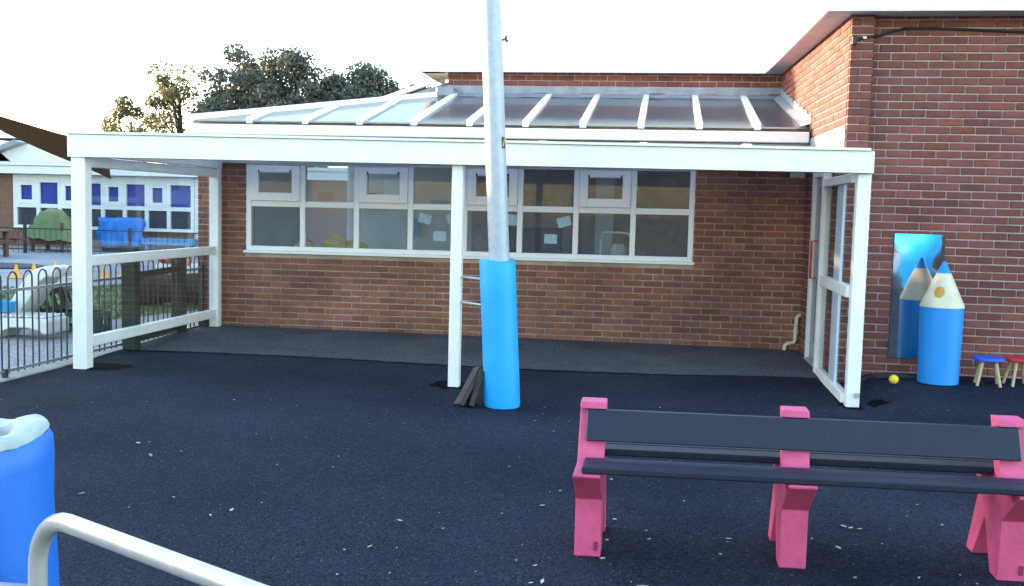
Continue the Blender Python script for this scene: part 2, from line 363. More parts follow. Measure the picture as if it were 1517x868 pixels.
for (x0, y0, x1, y1, w) in ((-9.5, 8.0, -4.2, 8.6, .09), (-6.8, 5.0, -5.2, 7.2, .07), (-16, 12.5, -7, 13.2, .10)):
    d = Vector((x1-x0, y1-y0, 0)).normalized(); nrm = Vector((-d.y, d.x, 0))*w*.5
    mesh('painted_line', [Vector((x0, y0, -.099))-nrm, Vector((x1, y1, -.099))-nrm, Vector((x1, y1, -.099))+nrm, Vector((x0, y0, -.099))+nrm], [(0, 1, 2, 3)], 'line', None, False, 'structure')
def blob(name, cx, cy, r, m, seed, dz=.004, sx=1.0):
    rnd = random.Random(seed); n = 22
    V = [(cx, cy, gz(cx, cy)+dz)] + [(cx+sx*r*(.75+.5*rnd.random())*math.cos(6.283*k/n), cy+r*(.75+.5*rnd.random())*math.sin(6.283*k/n), 0) for k in range(n)]
    V = [(x, y, gz(x, y)+dz) for x, y, z in V]
    return mesh(name, V, [(0, 1+k, 1+(k+1) % n) for k in range(n)], m, None, False, 'structure')
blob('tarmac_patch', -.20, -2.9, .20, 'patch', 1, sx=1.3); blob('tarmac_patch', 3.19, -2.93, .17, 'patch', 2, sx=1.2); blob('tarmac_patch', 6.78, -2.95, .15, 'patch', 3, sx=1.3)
blob('damp_stain', .75, -.33, .10, 'damp', 5, dz=.014, sx=2.4); blob('damp_stain', .55, -.6, .06, 'damp', 6, dz=.014, sx=2.6); blob('damp_stain', 5.0, -.7, .05, 'damp', 8, dz=.014, sx=3)
blob('damp_stain', 7.15, -1.98, .12, 'damp', 9, dz=.006, sx=2.6)

# ------------------------------------------------------------------ brick walls
BL, BH, JT = .225, .075, .013
BRICKMESH = {}
def brick_mesh(L, m, depth=.06):
    key = (round(L, 3), m)
    if key not in BRICKMESH:
        b = B(); V, F = chbox((0, -depth*.12, 0), (L, depth*.88, BH-JT), .004)
        me = bpy.data.meshes.new('brick'); me.from_pydata(V, [], F); me.materials.append(M[m]); BRICKMESH[key] = me
    return BRICKMESH[key]
def brick_wall(parent, org, ang, u0, u1, z0, z1, phase, zphase, m, limit, holes=(), shear=0.0, want=None):
    """bricks on the plane through org along direction ang, faces towards the local -Y side; the mortar face lies 7 mm behind the faces"""
    org = Vector(org); R = Matrix.Rotation(ang, 3, 'Z'); out = []
    k = math.floor((z0-zphase)/BH)
    z = zphase+k*BH; row = k
    while z < z1-.01:
        off = phase + (BL/2 if row % 2 else 0); i = math.floor((u0-off)/BL); u = off+i*BL
        while u < u1:
            a, b = max(u, u0), min(u+BL-JT, u1); segs = [(a, b)]
            for (ha, hb, hz0, hz1) in holes:
                if z+BH*.5 > hz0 and z+BH*.5 < hz1:
                    ns = []
                    for (a, b) in segs:
                        if b <= ha or a >= hb: ns.append((a, b))
                        else:
                            if a < ha: ns.append((a, ha))
                            if b > hb: ns.append((hb, b))
                    segs = ns
            for (a, b) in segs:
                if b-a > .025: out.append((a, b, z))
            u += BL
        z += BH; row += 1
    rnd = random.Random(int(abs(u0*100))+int(z1*10))
    if want: out.sort(key=want)
    pl = WL[parent.name]; st = B()
    for n, (a, b, z) in enumerate(out):
        jit = rnd.uniform(-.0025, .0025); p = org + R @ Vector((a, jit, 0)); p.z = org.z+z+shear*(a+b)*.5+rnd.uniform(-.0015, .0015)
        L = b-a
        if n < limit:
            q = round(L*200)/200 if L < BL-JT-.004 else BL-JT
            o = bpy.data.objects.new('brick', brick_mesh(q, m)); COL.objects.link(o); o.parent = parent
            o.location = p-pl; o.rotation_euler = (0, 0, ang)
        else:
            V, F = chbox((0, -.0072, 0), (L, .05, BH-JT), .004); st.add([R @ v + p for v in V], F)
    if st.V:
        mesh('brickwork', st.V, st.F, m+'_stuff', parent, False, 'stuff')

# ---- low classroom building behind the canopy
cls = empty('classroom_building', (3.0, .1, 0), 'low brick classroom with a long white window and glazed lean-to roof behind the canopy', 'building')
WX0, WX1, WZ0, WZ1 = .0, 5.385, .925, 2.03
LX, RX = -.62, 6.62
w = B()    # backing with the opening (mortar face at Y = +.007 behind the brick faces)
for (a, b, c, d) in ((LX, WX0, -.1, 2.5), (WX1, RX, -.1, 2.5), (WX0, WX1, -.1, WZ0-.001), (WX0, WX1, WZ1, 2.5)):
    w.add([(a, .007, sh(a, c)), (b, .007, sh(b, c)), (b, .007, sh(b, d)), (a, .007, sh(a, d)), (a, .28, sh(a, c)), (b, .28, sh(b, c)), (b, .28, sh(b, d)), (a, .28, sh(a, d))],
          [(0, 1, 2, 3), (7, 6, 5, 4), (0, 3, 7, 4), (1, 5, 6, 2), (3, 2, 6, 7), (0, 4, 5, 1)])
wall = w.out('wall', 'mortar', cls)
brick_wall(wall, (0, 0, 0), 0, LX, RX, -.02, 2.06, 0.0, .05-.075, 'brick', 300, holes=((WX0-.004, WX1+.004, WZ0-.03, 9),), shear=SH,
           want=lambda t: (t[2] > 1.98, t[0] < -.45, 3.1 < t[0] < 3.7, -t[0]))
# left return wall of the pier
brick_wall(wall, (LX-.0, 2.6, 0), -math.pi/2, 0, 2.59, -.02, 2.06, .03, .05-.075, 'brick', 0)
B().box((LX+.008, .29, -.1), (LX+.25, 2.6, 2.5)).out('side_wall', 'mortar', cls)
# wall plate / lintel band over the window
B().box((LX-.02, -.05, 2.0), (RX, -.008, 2.30)).map(lambda v: (v.x, v.y, sh(v.x, v.z))).out('wall_plate', 'soffit', cls, bevel=.004)
# the window
wb = B()
def wbox(b, x0, x1, z0, z1, y0, y1): 
    b.box((x0, y0, z0), (x1, y1, z1), .004); return b
Z0 = WZ0
win = wbox(wbox(wbox(wbox(B(), WX0, WX0+.06, Z0+.02, WZ1, .0, .08), WX1-.06, WX1, Z0+.02, WZ1, .0, .08), WX0+.06, WX1-.06, WZ1-.05, WZ1, .001, .079), WX0+.06, WX1-.06, Z0+.02, Z0+.075, .001, .079)
shm = lambda v: (v.x, v.y, sh(v.x, v.z))
win = win.map(shm).out('window', 'upvc', cls)
wbox(B(), WX0-.02, WX1+.02, Z0-.012, Z0+.019, -.045, .08).map(shm).out('sill', 'upvc', win)
MX = [.03, .714, 1.389, 2.054, 2.712, 3.372, 4.030, 4.692, 5.356]
TZ = 1.515
for x in MX[1:-1]:
    wbox(B(), x-.032, x+.032, Z0+.076, WZ1-.051, .003, .077).map(shm).out('mullion', 'upvc', win)
for i in range(8):
    a, b = MX[i]+(.032 if i else .03)+.001, MX[i+1]-(.032 if i < 7 else .03)-.001
    wbox(B(), a, b, TZ-.035, TZ+.035, .005, .075).map(shm).out('transom', 'upvc', win)
    B().box((a, .035, Z0+.076), (b, .041, TZ-.036)).map(shm).out('pane', 'glass', win)
    if i % 2 == 0:
        za, zb = TZ+.036, WZ1-.052; c = B()
        for (p, q, r, s) in ((a, a+.10, za, zb), (b-.10, b, za, zb), (a+.10, b-.10, za, za+.10), (a+.10, b-.10, zb-.09, zb)): wbox(c, p, q, r, s, -.018, .06)
        c.map(shm).out('casement', 'upvc', win)
        B().box((a+.10, .02, za+.10), (b-.10, .026, zb-.09)).map(shm).out('pane', 'glass', win)
        tv = wbox(B(), a+.11, b-.11, zb-.083, zb-.055, -.034, -.019).map(shm).out('trickle_vent', 'upvc', win)
        for xx in (a+.10, b-.125): wbox(B(), xx, xx+.02, zb-.088, zb-.058, -.036, -.0185).map(shm).out('vent_end', 'black', win)
    else:
        B().box((a, .035, TZ+.036), (b, .041, WZ1-.051)).map(shm).out('pane', 'glass', win)
# room behind the window
B().box((LX+.26, .29, -.05), (RX+.0, 5.2, .0)).out('room_floor', 'carpet', cls)
B().box((LX+.25, 5.2, .0), (RX, 5.3, 2.9)).out('room_wall', 'plaster', cls)
B().box((LX+.251, .29, .0), (LX+.30, 2.75, 2.45)).out('room_wall', 'plaster', cls)
B().box((LX+.251, 2.751, .0), (LX+.30, 5.19, .85)).out('room_wall', 'plaster', cls)
B().box((LX+.27, 2.751, .851), (LX+.276, 5.19, 2.45)).out('added_end_pane', 'glass', cls)  # added end window, lets daylight in to brighten the room
B().box((RX-.12, .29, .0), (RX-.05, 5.19, 2.45)).out('room_wall', 'plaster', cls)
B().box((LX+.25, 2.55, 2.5), (RX, 5.3, 2.56)).out('room_ceiling', 'plaster', cls)
B().box((LX+.27, .30, .86), (RX-.2, .62, .90), .006).map(shm).out('window_board', 'upvc', cls)
B().box((2.05, 2.4, 0), (2.35, 2.62, 2.5)).out('room_column', 'plaster', cls)
B().box((4.1, 2.4, 0), (4.35, 2.62, 2.5)).out('room_column', 'plaster', cls)
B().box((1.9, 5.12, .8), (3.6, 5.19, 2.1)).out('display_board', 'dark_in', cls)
B().box((3.75, 5.12, .7), (6.4, 5.19, 2.2)).out('display_board', 'board', cls)
B().box((5.5, 3.0, 0), (6.4, 3.5, 1.5), .01).out('room_cupboard', 'board', cls)
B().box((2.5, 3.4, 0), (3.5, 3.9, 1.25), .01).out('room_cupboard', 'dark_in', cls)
# glazed lean-to roof: hip from the left end of the eaves up to the clerestory
EY, EZ, TY, TZR = -.10, 2.49, 2.25, 3.07
HX0, HX1 = -.71, 1.98
def rz(y): return EZ + (y-EY)*(TZR-EZ)/(TY-EY)
def hipy(x): return min(TY, EY+(x-HX0)*(TY-EY)/(HX1-HX0))
g = B().box((HX0, -.16, 2.335), (RX-.02, -.055, 2.455), .008).out('gutter', 'white', cls)
BX = [-.60, .085, .783, 1.45, 2.11, 2.77, 3.43, 4.09, 4.75, 5.40, 6.04, 6.60]
roof = mesh('roof', [(HX0, EY+.03, EZ-.035), (RX-.02, EY+.03, EZ-.035), (RX-.02, EY+.03, 2.456), (HX0, EY+.03, 2.456), (HX0, EY+.06, EZ-.035), (RX-.02, EY+.06, EZ-.035), (RX-.02, EY+.06, 2.456), (HX0, EY+.06, 2.456)],
     [(0, 1, 2, 3), (4, 7, 6, 5), (0, 4, 5, 1), (3, 2, 6, 7), (0, 3, 7, 4), (1, 5, 6, 2)], 'black', cls)
for i in range(len(BX)-1):
    a, b = BX[i]+.03, BX[i+1]-.03; ya, yb = hipy(a)-.02, hipy(b)-.02
    P = [(a, EY-.01, rz(EY)), (b, EY-.01, rz(EY))]
    if b > HX1 > a: P += [(b, yb, rz(yb)), (HX1, TY-.02, rz(TY-.02)), (a, ya, rz(ya))]
    else: P += [(b, yb, rz(yb)), (a, ya, rz(ya))]
    B().prism(P, (0, 0, .018)).out('roof_pane', 'roofglass', roof)
for x in BX[1:-1]:
    y1 = hipy(x)-.03; d = Vector((0, y1-EY, rz(y1)-rz(EY)))
    if y1-EY < .3: continue
    B().prism([(x-.038, EY-.03, rz(EY)-.02), (x+.038, EY-.03, rz(EY)-.02), (x+.038, EY-.03, rz(EY)+.055), (x-.038, EY-.03, rz(EY)+.055)], d+Vector((0, .03, 0))).out('glazing_bar', 'white', roof, bevel=.008)
a = Vector((HX0, EY-.02, EZ+.0)); b = Vector((HX1, TY, TZR+.0)); d = b-a; nrm = Vector((-d.y, d.x, 0)).normalized()*.05
B().prism([a-nrm, a+nrm, a+nrm+Vector((0, 0, .075)), a-nrm+Vector((0, 0, .075))], d).out('hip_capping', 'white', roof, bevel=.008)
# side slope of the hip (faces left), lead covered
B().prism([(HX0, EY, EZ), (HX1, TY, TZR), (HX1, 4.2, TZR), (HX0, 4.2, EZ)], (0, 0, -.03)).out('side_slope', 'roofglass', roof)
# lead flashings at the top and along the side wall
fl = B(); n = 40
for i in range(n):
    x0, x1 = HX1+(6.53-HX1)*i/n, HX1+(6.53-HX1)*(i+1)/n
    k0, k1 = .012*math.sin(i*1.7), .012*math.sin((i+1)*1.7)
    fl.add([(x0, TY-.16+k0, rz(TY-.16)+.022), (x1, TY-.16+k1, rz(TY-.16)+.022), (x1, TY-.008, TZR+.05), (x0, TY-.008, TZR+.05), (x0, TY-.012, TZR+.15), (x1, TY-.012, TZR+.15)], [(0, 1, 2, 3), (3, 2, 5, 4)])
fl.out('lead_flashing', 'lead', roof)
B().box((HX1-.12, TY-.16, TZR-.02), (HX1+.13, TY-.01, TZR+.12), .02).out('lead_saddle', 'lead', roof)

# ---- main building: right wing with pilaster, side wall, clerestory, eaves
main = empty('main_building', (8.0, -1.8, 0), 'tall red brick wing with white eaves on the right', 'building')
SK = .04                                  # the side wall is not quite square to the window wall
def swx(y): return 6.62 - SK*y
YR = -1.80; PF = -1.90; ZS = 3.40
X1 = 13.0
fw = B().box((6.75, YR+.007, -.15), (X1, YR+.3, 3.7)).out('front_wall', 'mortar_grey', main)
brick_wall(fw, (0, YR, 0), 0, 6.90, X1, -.05, 3.42, 7.1976+.005, 3.185-.0325-43*.075, 'brick_red', 300,
           want=lambda t: (t[0] > 8.3, t[2] < .0, t[0] > 7.1 and t[0] < 7.6 and .25 < t[2] < 1.3, t[2] > 3.38, t[0]))
pil = B().box((swx(PF)+.008, PF+.007, -.15), (6.897, YR+.2, 3.7)).out('pilaster', 'mortar', main)
brick_wall(pil, (0, PF, 0), 0, swx(PF), 6.90, -.05, 3.42, 6.69+.0, 3.185-.0325-43*.075, 'brick_red', 0)
brick_wall(pil, (6.90, PF, 0), math.pi/2, 0, .1, -.05, 3.42, 0, 3.185-.0325-43*.075, 'brick_red', 0)
# side wall facing left
sy0, sy1 = PF, TY+.3
ang = math.atan2(sy0-sy1, swx(sy0)-swx(sy1)); Ls = math.hypot(sy0-sy1, swx(sy0)-swx(sy1))
nrm = Vector((-math.cos(math.atan(SK)), -math.sin(math.atan(SK)), 0))
DY0, DY1, DZ1 = -.44, -1.34, 2.02           # door opening in the side wall
sw = B()
def swpiece(ya, yb, za, zb): sw.prism([(swx(ya)+.007, ya, za), (swx(yb)+.007, yb, za), (swx(yb)+.007, yb, zb), (swx(ya)+.007, ya, zb)], (.18, .007, 0))
swpiece(sy1, DY0, -.15, 3.7); swpiece(DY1, PF+.01, -.15, 3.7); swpiece(DY0, DY1, DZ1, 3.7)
sw = sw.out('side_wall', 'mortar_grey', main)
sc = Ls/(sy1-sy0)
brick_wall(sw, (swx(sy1), sy1, 0), ang, 0, Ls-.012, -.02, 3.42, .05, 3.185-.0325-43*.075, 'brick_red', 0, holes=(((sy1-DY0)*sc-.02, (sy1-DY1)*sc+.02, -1, DZ1),))
# clerestory wall
cw = B().box((2.0, TY+.007, 2.6), (swx(TY)+.1, TY+.25, 3.7)).out('clerestory_wall', 'mortar', main)
brick_wall(cw, (0, TY, 0), 0, 2.0, swx(TY)-.001, 3.12, 3.42, .06, 3.185-.0325-43*.075, 'brick_red', 0)
# eaves: fascia and soffit
FO = .30
pl = [(1.62, TY-.17), (swx(TY-.2)-.24, TY-.17), (swx(-2.14)-.27, -2.14), (X1, -2.14)]
sf = B(); T = .02
sf.add([(pl[0][0], pl[0][1]+.03, ZS), (pl[1][0], pl[1][1]+.03, ZS), (swx(TY)+.1, TY+.1, ZS), (pl[0][0], TY+.1, ZS), (pl[2][0]+.03, pl[2][1]+.03, ZS), (swx(PF)+.1, PF+.2, ZS), (X1, PF+.2, ZS), (X1, pl[3][1]+.03, ZS)],
       [(0, 1, 2, 3), (1, 4, 5, 2), (4, 7, 6, 5)])
sf.out('soffit', 'soffit', main)
for i in range(3):
    a = Vector((*pl[i], ZS-.012)); b = Vector((*pl[i+1], ZS-.012)); d = (b-a); n = Vector((d.y, -d.x, 0)).normalized()
    B().prism([a, a-n*.028, a-n*.028+Vector((0, 0, .40)), a+Vector((0, 0, .40))], d).out('fascia', 'white', main, bevel=.004)
a = Vector((1.62, TY-.17, ZS-.012)); B().box(a+Vector((.003, .031, .002)), a+Vector((.028, 1.6, .398))).out('fascia', 'white', main)
B().add([(1.66, TY-.1, ZS+.30), (X1, TY-.1, ZS+.30), (X1, 9, ZS+.36), (1.66, 9, ZS+.36)], [(0, 1, 2, 3)]).add([(pl[2][0]+.04, -2.1, ZS+.29), (X1, -2.1, ZS+.29), (X1, TY-.1, ZS+.30), (pl[1][0]+.04, TY-.1, ZS+.30)], [(0, 1, 2, 3)]).out('roof', 'roof_grey', main)
B().box((1.75, 4.4, 0), (X1, 9, 3.8)).out('rear_block', 'mortar', main)
# verge and lead cheek left of the clerestory
va, vb = Vector((.70, 3.2, 3.06)), Vector((1.86, 3.2, 3.47))
B().prism([va, vb, vb+Vector((0, 0, .07)), va+Vector((0, 0, .07))], (0, .08, 0)).out('verge_board', 'white', main, bevel=.006)
B().prism([va+Vector((.05, .03, .0)), vb+Vector((.2, .03, 0)), Vector((2.06, 3.23, 2.6)), Vector((.75, 3.23, 2.6))], (0, .04, 0)).out('lead_cheek', 'lead', main)
B().prism([(1.5, TY-.1, 3.47), (1.62, TY-.15, ZS), (1.95, TY+.0, ZS)], (0, .9, 0)).out('eaves_end', 'soffit', main)
# stepped lead flashing up the side wall and the strip over the canopy roof
fl = B(); steps = 9
for i in range(steps):
    y0 = EY+.0+(TY-EY)*i/steps; y1 = EY+(TY-EY)*(i+1)/steps; zt = rz(y1)+.13
    fl.prism([(swx(y0)-.016, y0, rz(y0)-.02), (swx(y1)-.016, y1, rz(y1)-.02), (swx(y1)-.016, y1, zt), (swx(y0)-.016, y0, zt-.03)], (.012, 0, 0))
    fl.add([(swx(y0)-.017, y0, rz(y0)+.06), (swx(y1)-.017, y1, rz(y1)+.06), (swx(y1)-.12, y1, rz(y1)+.024), (swx(y0)-.12, y0, rz(y0)+.024)], [(0, 1, 2, 3)])
fl.out('step_flashing', 'lead', main)
B().prism([(swx(-.05)-.012, -.05, 2.12), (swx(PF+.01)-.012, PF+.01, 2.12), (swx(PF+.01)-.012, PF+.01, 2.375), (swx(-.05)-.012, -.05, 2.385)], (.01, 0, 0)).out('lead_flashing', M['lead'], main)
# door in the side wall
def sbox(b, ya, yb, za, zb, o0, o1, ch=.004):
    """box lying on the side wall; o = distance out of the wall face"""
    t = B().box((0, 0, 0), (1, 1, 1), 0); t = B(); t.box((-o1, min(ya, yb), za), (-o0, max(ya, yb), zb), ch)
    return b.add([(swx(v.y)+v.x, v.y, v.z) for v in t.V], t.F)
door = B(); zf = gz(6.6, -.9)
sbox(door, DY0, DY0-.09, zf, DZ1, -.09, .02); sbox(door, DY1+.09, DY1, zf, DZ1, -.09, .02); sbox(door, DY0-.09, DY1+.09, DZ1-.08, DZ1, -.088, .018)
door = door.out('door', 'upvc', main)
leaf = B(); ya, yb = DY0-.095, DY1+.095
sbox(leaf, ya, ya-.09, zf+.03, DZ1-.085, -.06, -.012); sbox(leaf, yb+.09, yb, zf+.03, DZ1-.085, -.06, -.012)
for za, zb in ((zf+.03, zf+.20), (.84, .98), (DZ1-.19, DZ1-.085)): sbox(leaf, ya-.09, yb+.09, za, zb, -.059, -.013)
leaf.out('door_leaf', 'doorgrey', door)
sbox(B(), ya-.09, yb+.09, zf+.20, .84, -.04, -.034, 0).out('door_pane', 'glass', door)
sbox(B(), ya-.09, yb+.09, .98, DZ1-.19, -.04, -.034, 0).out('door_pane', 'glass', door)
sbox(B(), DY0-.09, DY1+.09, zf-.02, zf+.028, -.1, .05).out('threshold', 'doorgrey', door)
hx = swx(-1.0)-.075
B().tube([(hx+.06, -.82, 1.27), (hx, -.82, 1.27), (hx, -.82, .88), (hx+.06, -.82, .88)], .014, 8).out('pull_handle', 'red', door)
# plinth vent, cable, small box
B().box((6.43, -.012, 1.955), (6.59, -.001, 2.06), .003).out('air_vent', 'soffit', cls)
B().tube([(6.705, PF-.015, 3.16), (6.78, PF-.015, 3.18), (6.895, PF-.015, 3.20), (6.93, YR-.012, 3.21), (7.05, YR-.012, 3.25), (7.18, YR-.012, 3.285), (7.45, YR-.012, 3.285), (7.75, YR-.012, 3.277), (8.3, YR-.012, 3.25), (9.5, YR-.012, 3.27), (12.5, YR-.012, 3.25)], .013, 8).out('cable', 'black', main, smooth=True)
B().box((6.70, PF-.05, 3.12), (6.745, PF-.002, 3.20), .006).out('junction_box', 'black', main)
B().box((6.80, PF-.035, 3.175), (6.83, PF-.028, 3.195), .002).out('cable_clip', 'white', main)
B().box((6.905, YR-.004, 2.15+.18), (6.96, YR+.0, 2.385), .002).out('weep_vent', 'black', main)
# waste pipe at the inner corner
pz = gz(6.5, 0)
B().tube([(6.625, -.035, .41), (6.60, -.045, .41), (6.575, -.045, .385), (6.565, -.045, .12), (6.55, -.045, .09), (6.48, -.06, .085), (6.455, -.065, .06), (6.45, -.065, .01)], .024, 10).out('waste_pipe', 'pipe', cls, smooth=True)
B().tube([(6.57, -.045, .21), (6.57, -.045, .24)], .032, 10).out('pipe_clip', 'pipe', cls)

# ------------------------------------------------------------------ canopy
can = empty('white_canopy', (3.2, -2.97, gz(3.2, -3)), 'white painted canopy with posts and a deep front beam before the classroom', 'canopy')
CY = -2.97; CXL, CXM, CXR = -.344, 3.23, 6.675
def bz(x, lo, hi): t = (x+.43)/7.16; return lo+(hi-lo)*t
b = B(); b.box((-.432, -3.09, 0), (6.735, -2.95, 1), .012)
b.map(lambda v: (v.x, v.y, (bz(v.x, 1.905, 1.895)*(1-v.z) + bz(v.x, 2.115, 2.075)*v.z))).out('front_beam', 'white', can)
b = B(); b.box((-.445, -3.115, 0), (6.70, -2.93, 1), .008)
b.map(lambda v: (v.x, v.y, bz(v.x, 2.117, 2.077)+v.z*.022)).out('beam_capping', 'white', can)
def post(x, y, w, d, ztop):
    z0 = gz(x, y)-.04
    return B().box((x-w/2, y-d/2, z0), (x+w/2, y+d/2, ztop), .006).out('post', 'white', can)
post(CXL, -3.0, .14, .12, 1.908); post(CXM, CY, .098, .10, 1.90); post(CXR, CY, .11, .11, 1.893)
post(-.34, -.12, .115, .10, 2.05)
B().box((6.685, -3.05, .015), (6.725, -3.0261, .055), .002).out('post_plate', 'galv', can)
# left glazed screen
for za, zb in ((.117, .218), (.889, .986), (1.82, 1.917)):
    B().box((CXL-.035, -2.938, za), (CXL+.035, -.172, zb), .006).out('rail', 'white', can)
for za, zb in ((.219, .888), (.987, 1.819)):
    B().box((CXL-.006, -2.938, za), (CXL+.006, -.172, zb)).out('screen_pane', 'clear', can)
# right glazed screen (short return)
RXs = 6.625
def rbox(ya, yb, za, zb, w, m='white', n='rail', ch=.005): return B().box((RXs-w, ya, za), (RXs+w, yb, zb), ch).out(n, m, can)
rbox(-1.44, -1.33, gz(6.6, -1.4)+.0, 2.05, .04, n='stile')
for za, zb in ((-.055, .03), (.85, .95), (1.82, 1.90)): rbox(-2.915, -1.441, za, zb, .035)
for za, zb in ((.031, .849), (.951, 1.819)): rbox(-2.915, -1.441, za, zb, .005, 'clear', 'screen_pane', 0)
rbox(-2.42, -2.10, .031, .849, .012, 'palepanel', 'infill_panel', .003); rbox(-2.42, -2.10, .951, 1.819, .012, 'palepanel', 'infill_panel', .003)
# side beam on the left and roof sheets
B().box((-.40, -2.949, 1.925), (-.28, -.06, 2.08), .006).out('side_beam', 'white', can)
xs = np.linspace(-.43, 6.60, 9)
for i in range(8):
    a, b2 = xs[i]+.03, xs[i+1]-.03
    B().prism([(a, -2.94, 2.09), (b2, -2.94, 2.09), (b2, -.05, 2.17), (a, -.05, 2.17)], (0, 0, .016)).out('roof_sheet', 'poly', can)
for i in range(1, 8):
    x = xs[i]; B().prism([(x-.032, -2.94, 2.07), (x+.032, -2.94, 2.07), (x+.032, -2.94, 2.13), (x-.032, -2.94, 2.13)], (0, 2.88, .08)).out('rafter', 'white', can)

# ------------------------------------------------------------------ padded pole
PX, PY = 3.795, -3.77; g0 = gz(PX, PY); lean = -.058
pole = empty('padded_steel_pole', (PX, PY, g0), 'tall galvanised steel pole with bright blue padding in front of the canopy', 'pole')
def px_(z): return PX + lean*(z-g0)
B().tube([(px_(z)+.015, PY, z) for z in (g0-.02, 1.0, 2.0, 3.0, 4.0, 5.5)], [.085, .084, .083, .081, .079, .076], 28).out('steel_tube', 'galv', pole, smooth=True)
pp = B(); prof = []
n = 40; zz = [g0+.004, g0+.03, g0+.3, g0+.6, g0+.9, 1.095, 1.115]
rr = [.141, .146, .147, .145, .146, .146, .139]
base = []
for i, z in enumerate(zz):
    for k in range(n):
        t = 6.28318*k/n; r = rr[i]*(1+.006*math.sin(3*t+z*4)); pp.V.append(Vector((px_(z)+r*math.cos(t), PY+r*math.sin(t), z+(.012*math.sin(t*2) if i > 4 else 0))))
for i in range(len(zz)-1):
    for k in range(n): pp.F.append((i*n+k, i*n+(k+1) % n, (i+1)*n+(k+1) % n, (i+1)*n+k))
pp.F.append(tuple((len(zz)-1)*n+k for k in range(n))); pp.out('foam_padding', 'pad', pole, smooth=True)
# warning sticker wrapped on the tube
def sticker(z0, z1, t0, t1, r, m, name, par, skew=0):
    b = B(); n = 6
    for z, s in ((z0, 0), (z1, skew)):
        for k in range(n+1): t = t0+(t1-t0)*k/n+s; b.V.append(Vector((px_(z)+.015+r*math.cos(t), PY+r*math.sin(t), z)))
    for k in range(n): b.F.append((k, k+1, n+1+k+1, n+1+k))
    return b.out(name, m, par)
st = sticker(2.005, 2.095, -.75, -.30, .0855, 'black', 'warning_sticker', pole)
sticker(2.02, 2.08, -.68, -.58, .0865, 'yellow', 'yellow_stripe', st, .22)
# two thin bars between the post and the pole
for z in (.915, .69):
    o = B().tube([(3.2791, CY, z), (3.50, CY-.2, z), (px_(z)-.06, PY+.07, z)], .011, 8).out('tie_bar', 'galv', pole)
# dark boards leaning on the padding
def leaning(name, foot, top, w, th, label, m='dark'):
    a = Vector(foot); b = Vector(top); d = (b-a); ax = d.normalized(); side = Vector((-.35, .93, 0)); side = (side-ax*side.dot(ax)).normalized(); nn = ax.cross(side)
    bb = B(); n = 8; rnd = random.Random(name+label)
    for i in range(n+1):
        c = a+d*i/n; ww = w*(.5+.06*rnd.random())
        for (s, t) in ((-1, -1), (1, -1), (1, 1), (-1, 1)): bb.V.append(c+side*s*ww+nn*t*th*.5*(1+.15*rnd.random()))
    for i in range(n):
        for k in range(4): bb.F.append((i*4+k, i*4+(k+1) % 4, (i+1)*4+(k+1) % 4, (i+1)*4+k))
    bb.F += [(0, 1, 2, 3), tuple(n*4+k for k in (3, 2, 1, 0))]
    return tag(bb.out(name, m, None, org=a), label, 'plank')
leaning('dark_plank', (3.455, -3.88, gz(3.45, -3.9)+.015), (3.585, -3.74, .225), .16, .035, 'outer of two dark weathered planks leaning against the blue padding')
leaning('dark_plank', (3.535, -3.84, gz(3.5, -3.9)+.015), (3.612, -3.78, .215), .15, .035, 'dark weathered plank wedged between another plank and blue padding')

# ------------------------------------------------------------------ bench
bench = empty('long_bench', (5.7, -7.0, gz(5.7, -7)), 'long child-height bench with pink cross-legs and dark navy planks', 'bench')
G = gz(5.7, -7); bskew = .045
prof = [(0, 0), (-.005, .275), (-.225, .432), (-.225, .445), (.02, .445), (.134, .678), (.100, .678), (.112, .708), (.235, .708), (.125, .445), (.42, .445), (.42, .43), (.335, .33), (.475, 0), (.378, 0), (.222, .225), (.108, 0)]
def by(x): return -7.225 + bskew*(x-4.69)
for x0 in (4.678, 5.612, 6.570):
    s = B().prism([(x0, by(x0)+n_, G+z) for n_, z in prof], (.122, .122*bskew, 0)).out('support', 'pink', bench, bevel=.006)
    if x0 != 5.612: B().box((x0+.09, by(x0)-.006, G+.03), (x0+.108, by(x0)-.0, G+.075), .002).out('bolt_plate', 'darkpink', s)
def plank(x0, x1, n0, n1, z0, z1, name='plank', par=bench, rot=0.0):
    # slab between profile offsets n0..n1
    b = B().box((x0, n0, z0), (x1, n1, z1), .006); b.map(lambda v: (v.x, by(v.x)+v.y, G+v.z)); return b.out(name, 'navy', par)
plank(4.715, 6.80, -.218, -.127, .447, .478, 'seat_plank'); plank(4.715, 6.80, -.120, -.030, .447, .478, 'seat_plank')
plank(4.73, 6.75, .140, .255, .447, .480, 'seat_plank'); plank(4.73, 6.75, .265, .385, .447, .480, 'seat_plank')
# backrest plank housed below the caps of the uprights
sl = (.134-.02)/(.678-.445); b = B().box((4.712, -.040, .540), (6.655, -.001, .675), .005)
b.map(lambda v: (v.x, by(v.x)+.02+sl*(v.z-.445)+v.y, G+v.z)); b.out('backrest_plank', 'navy', bench)

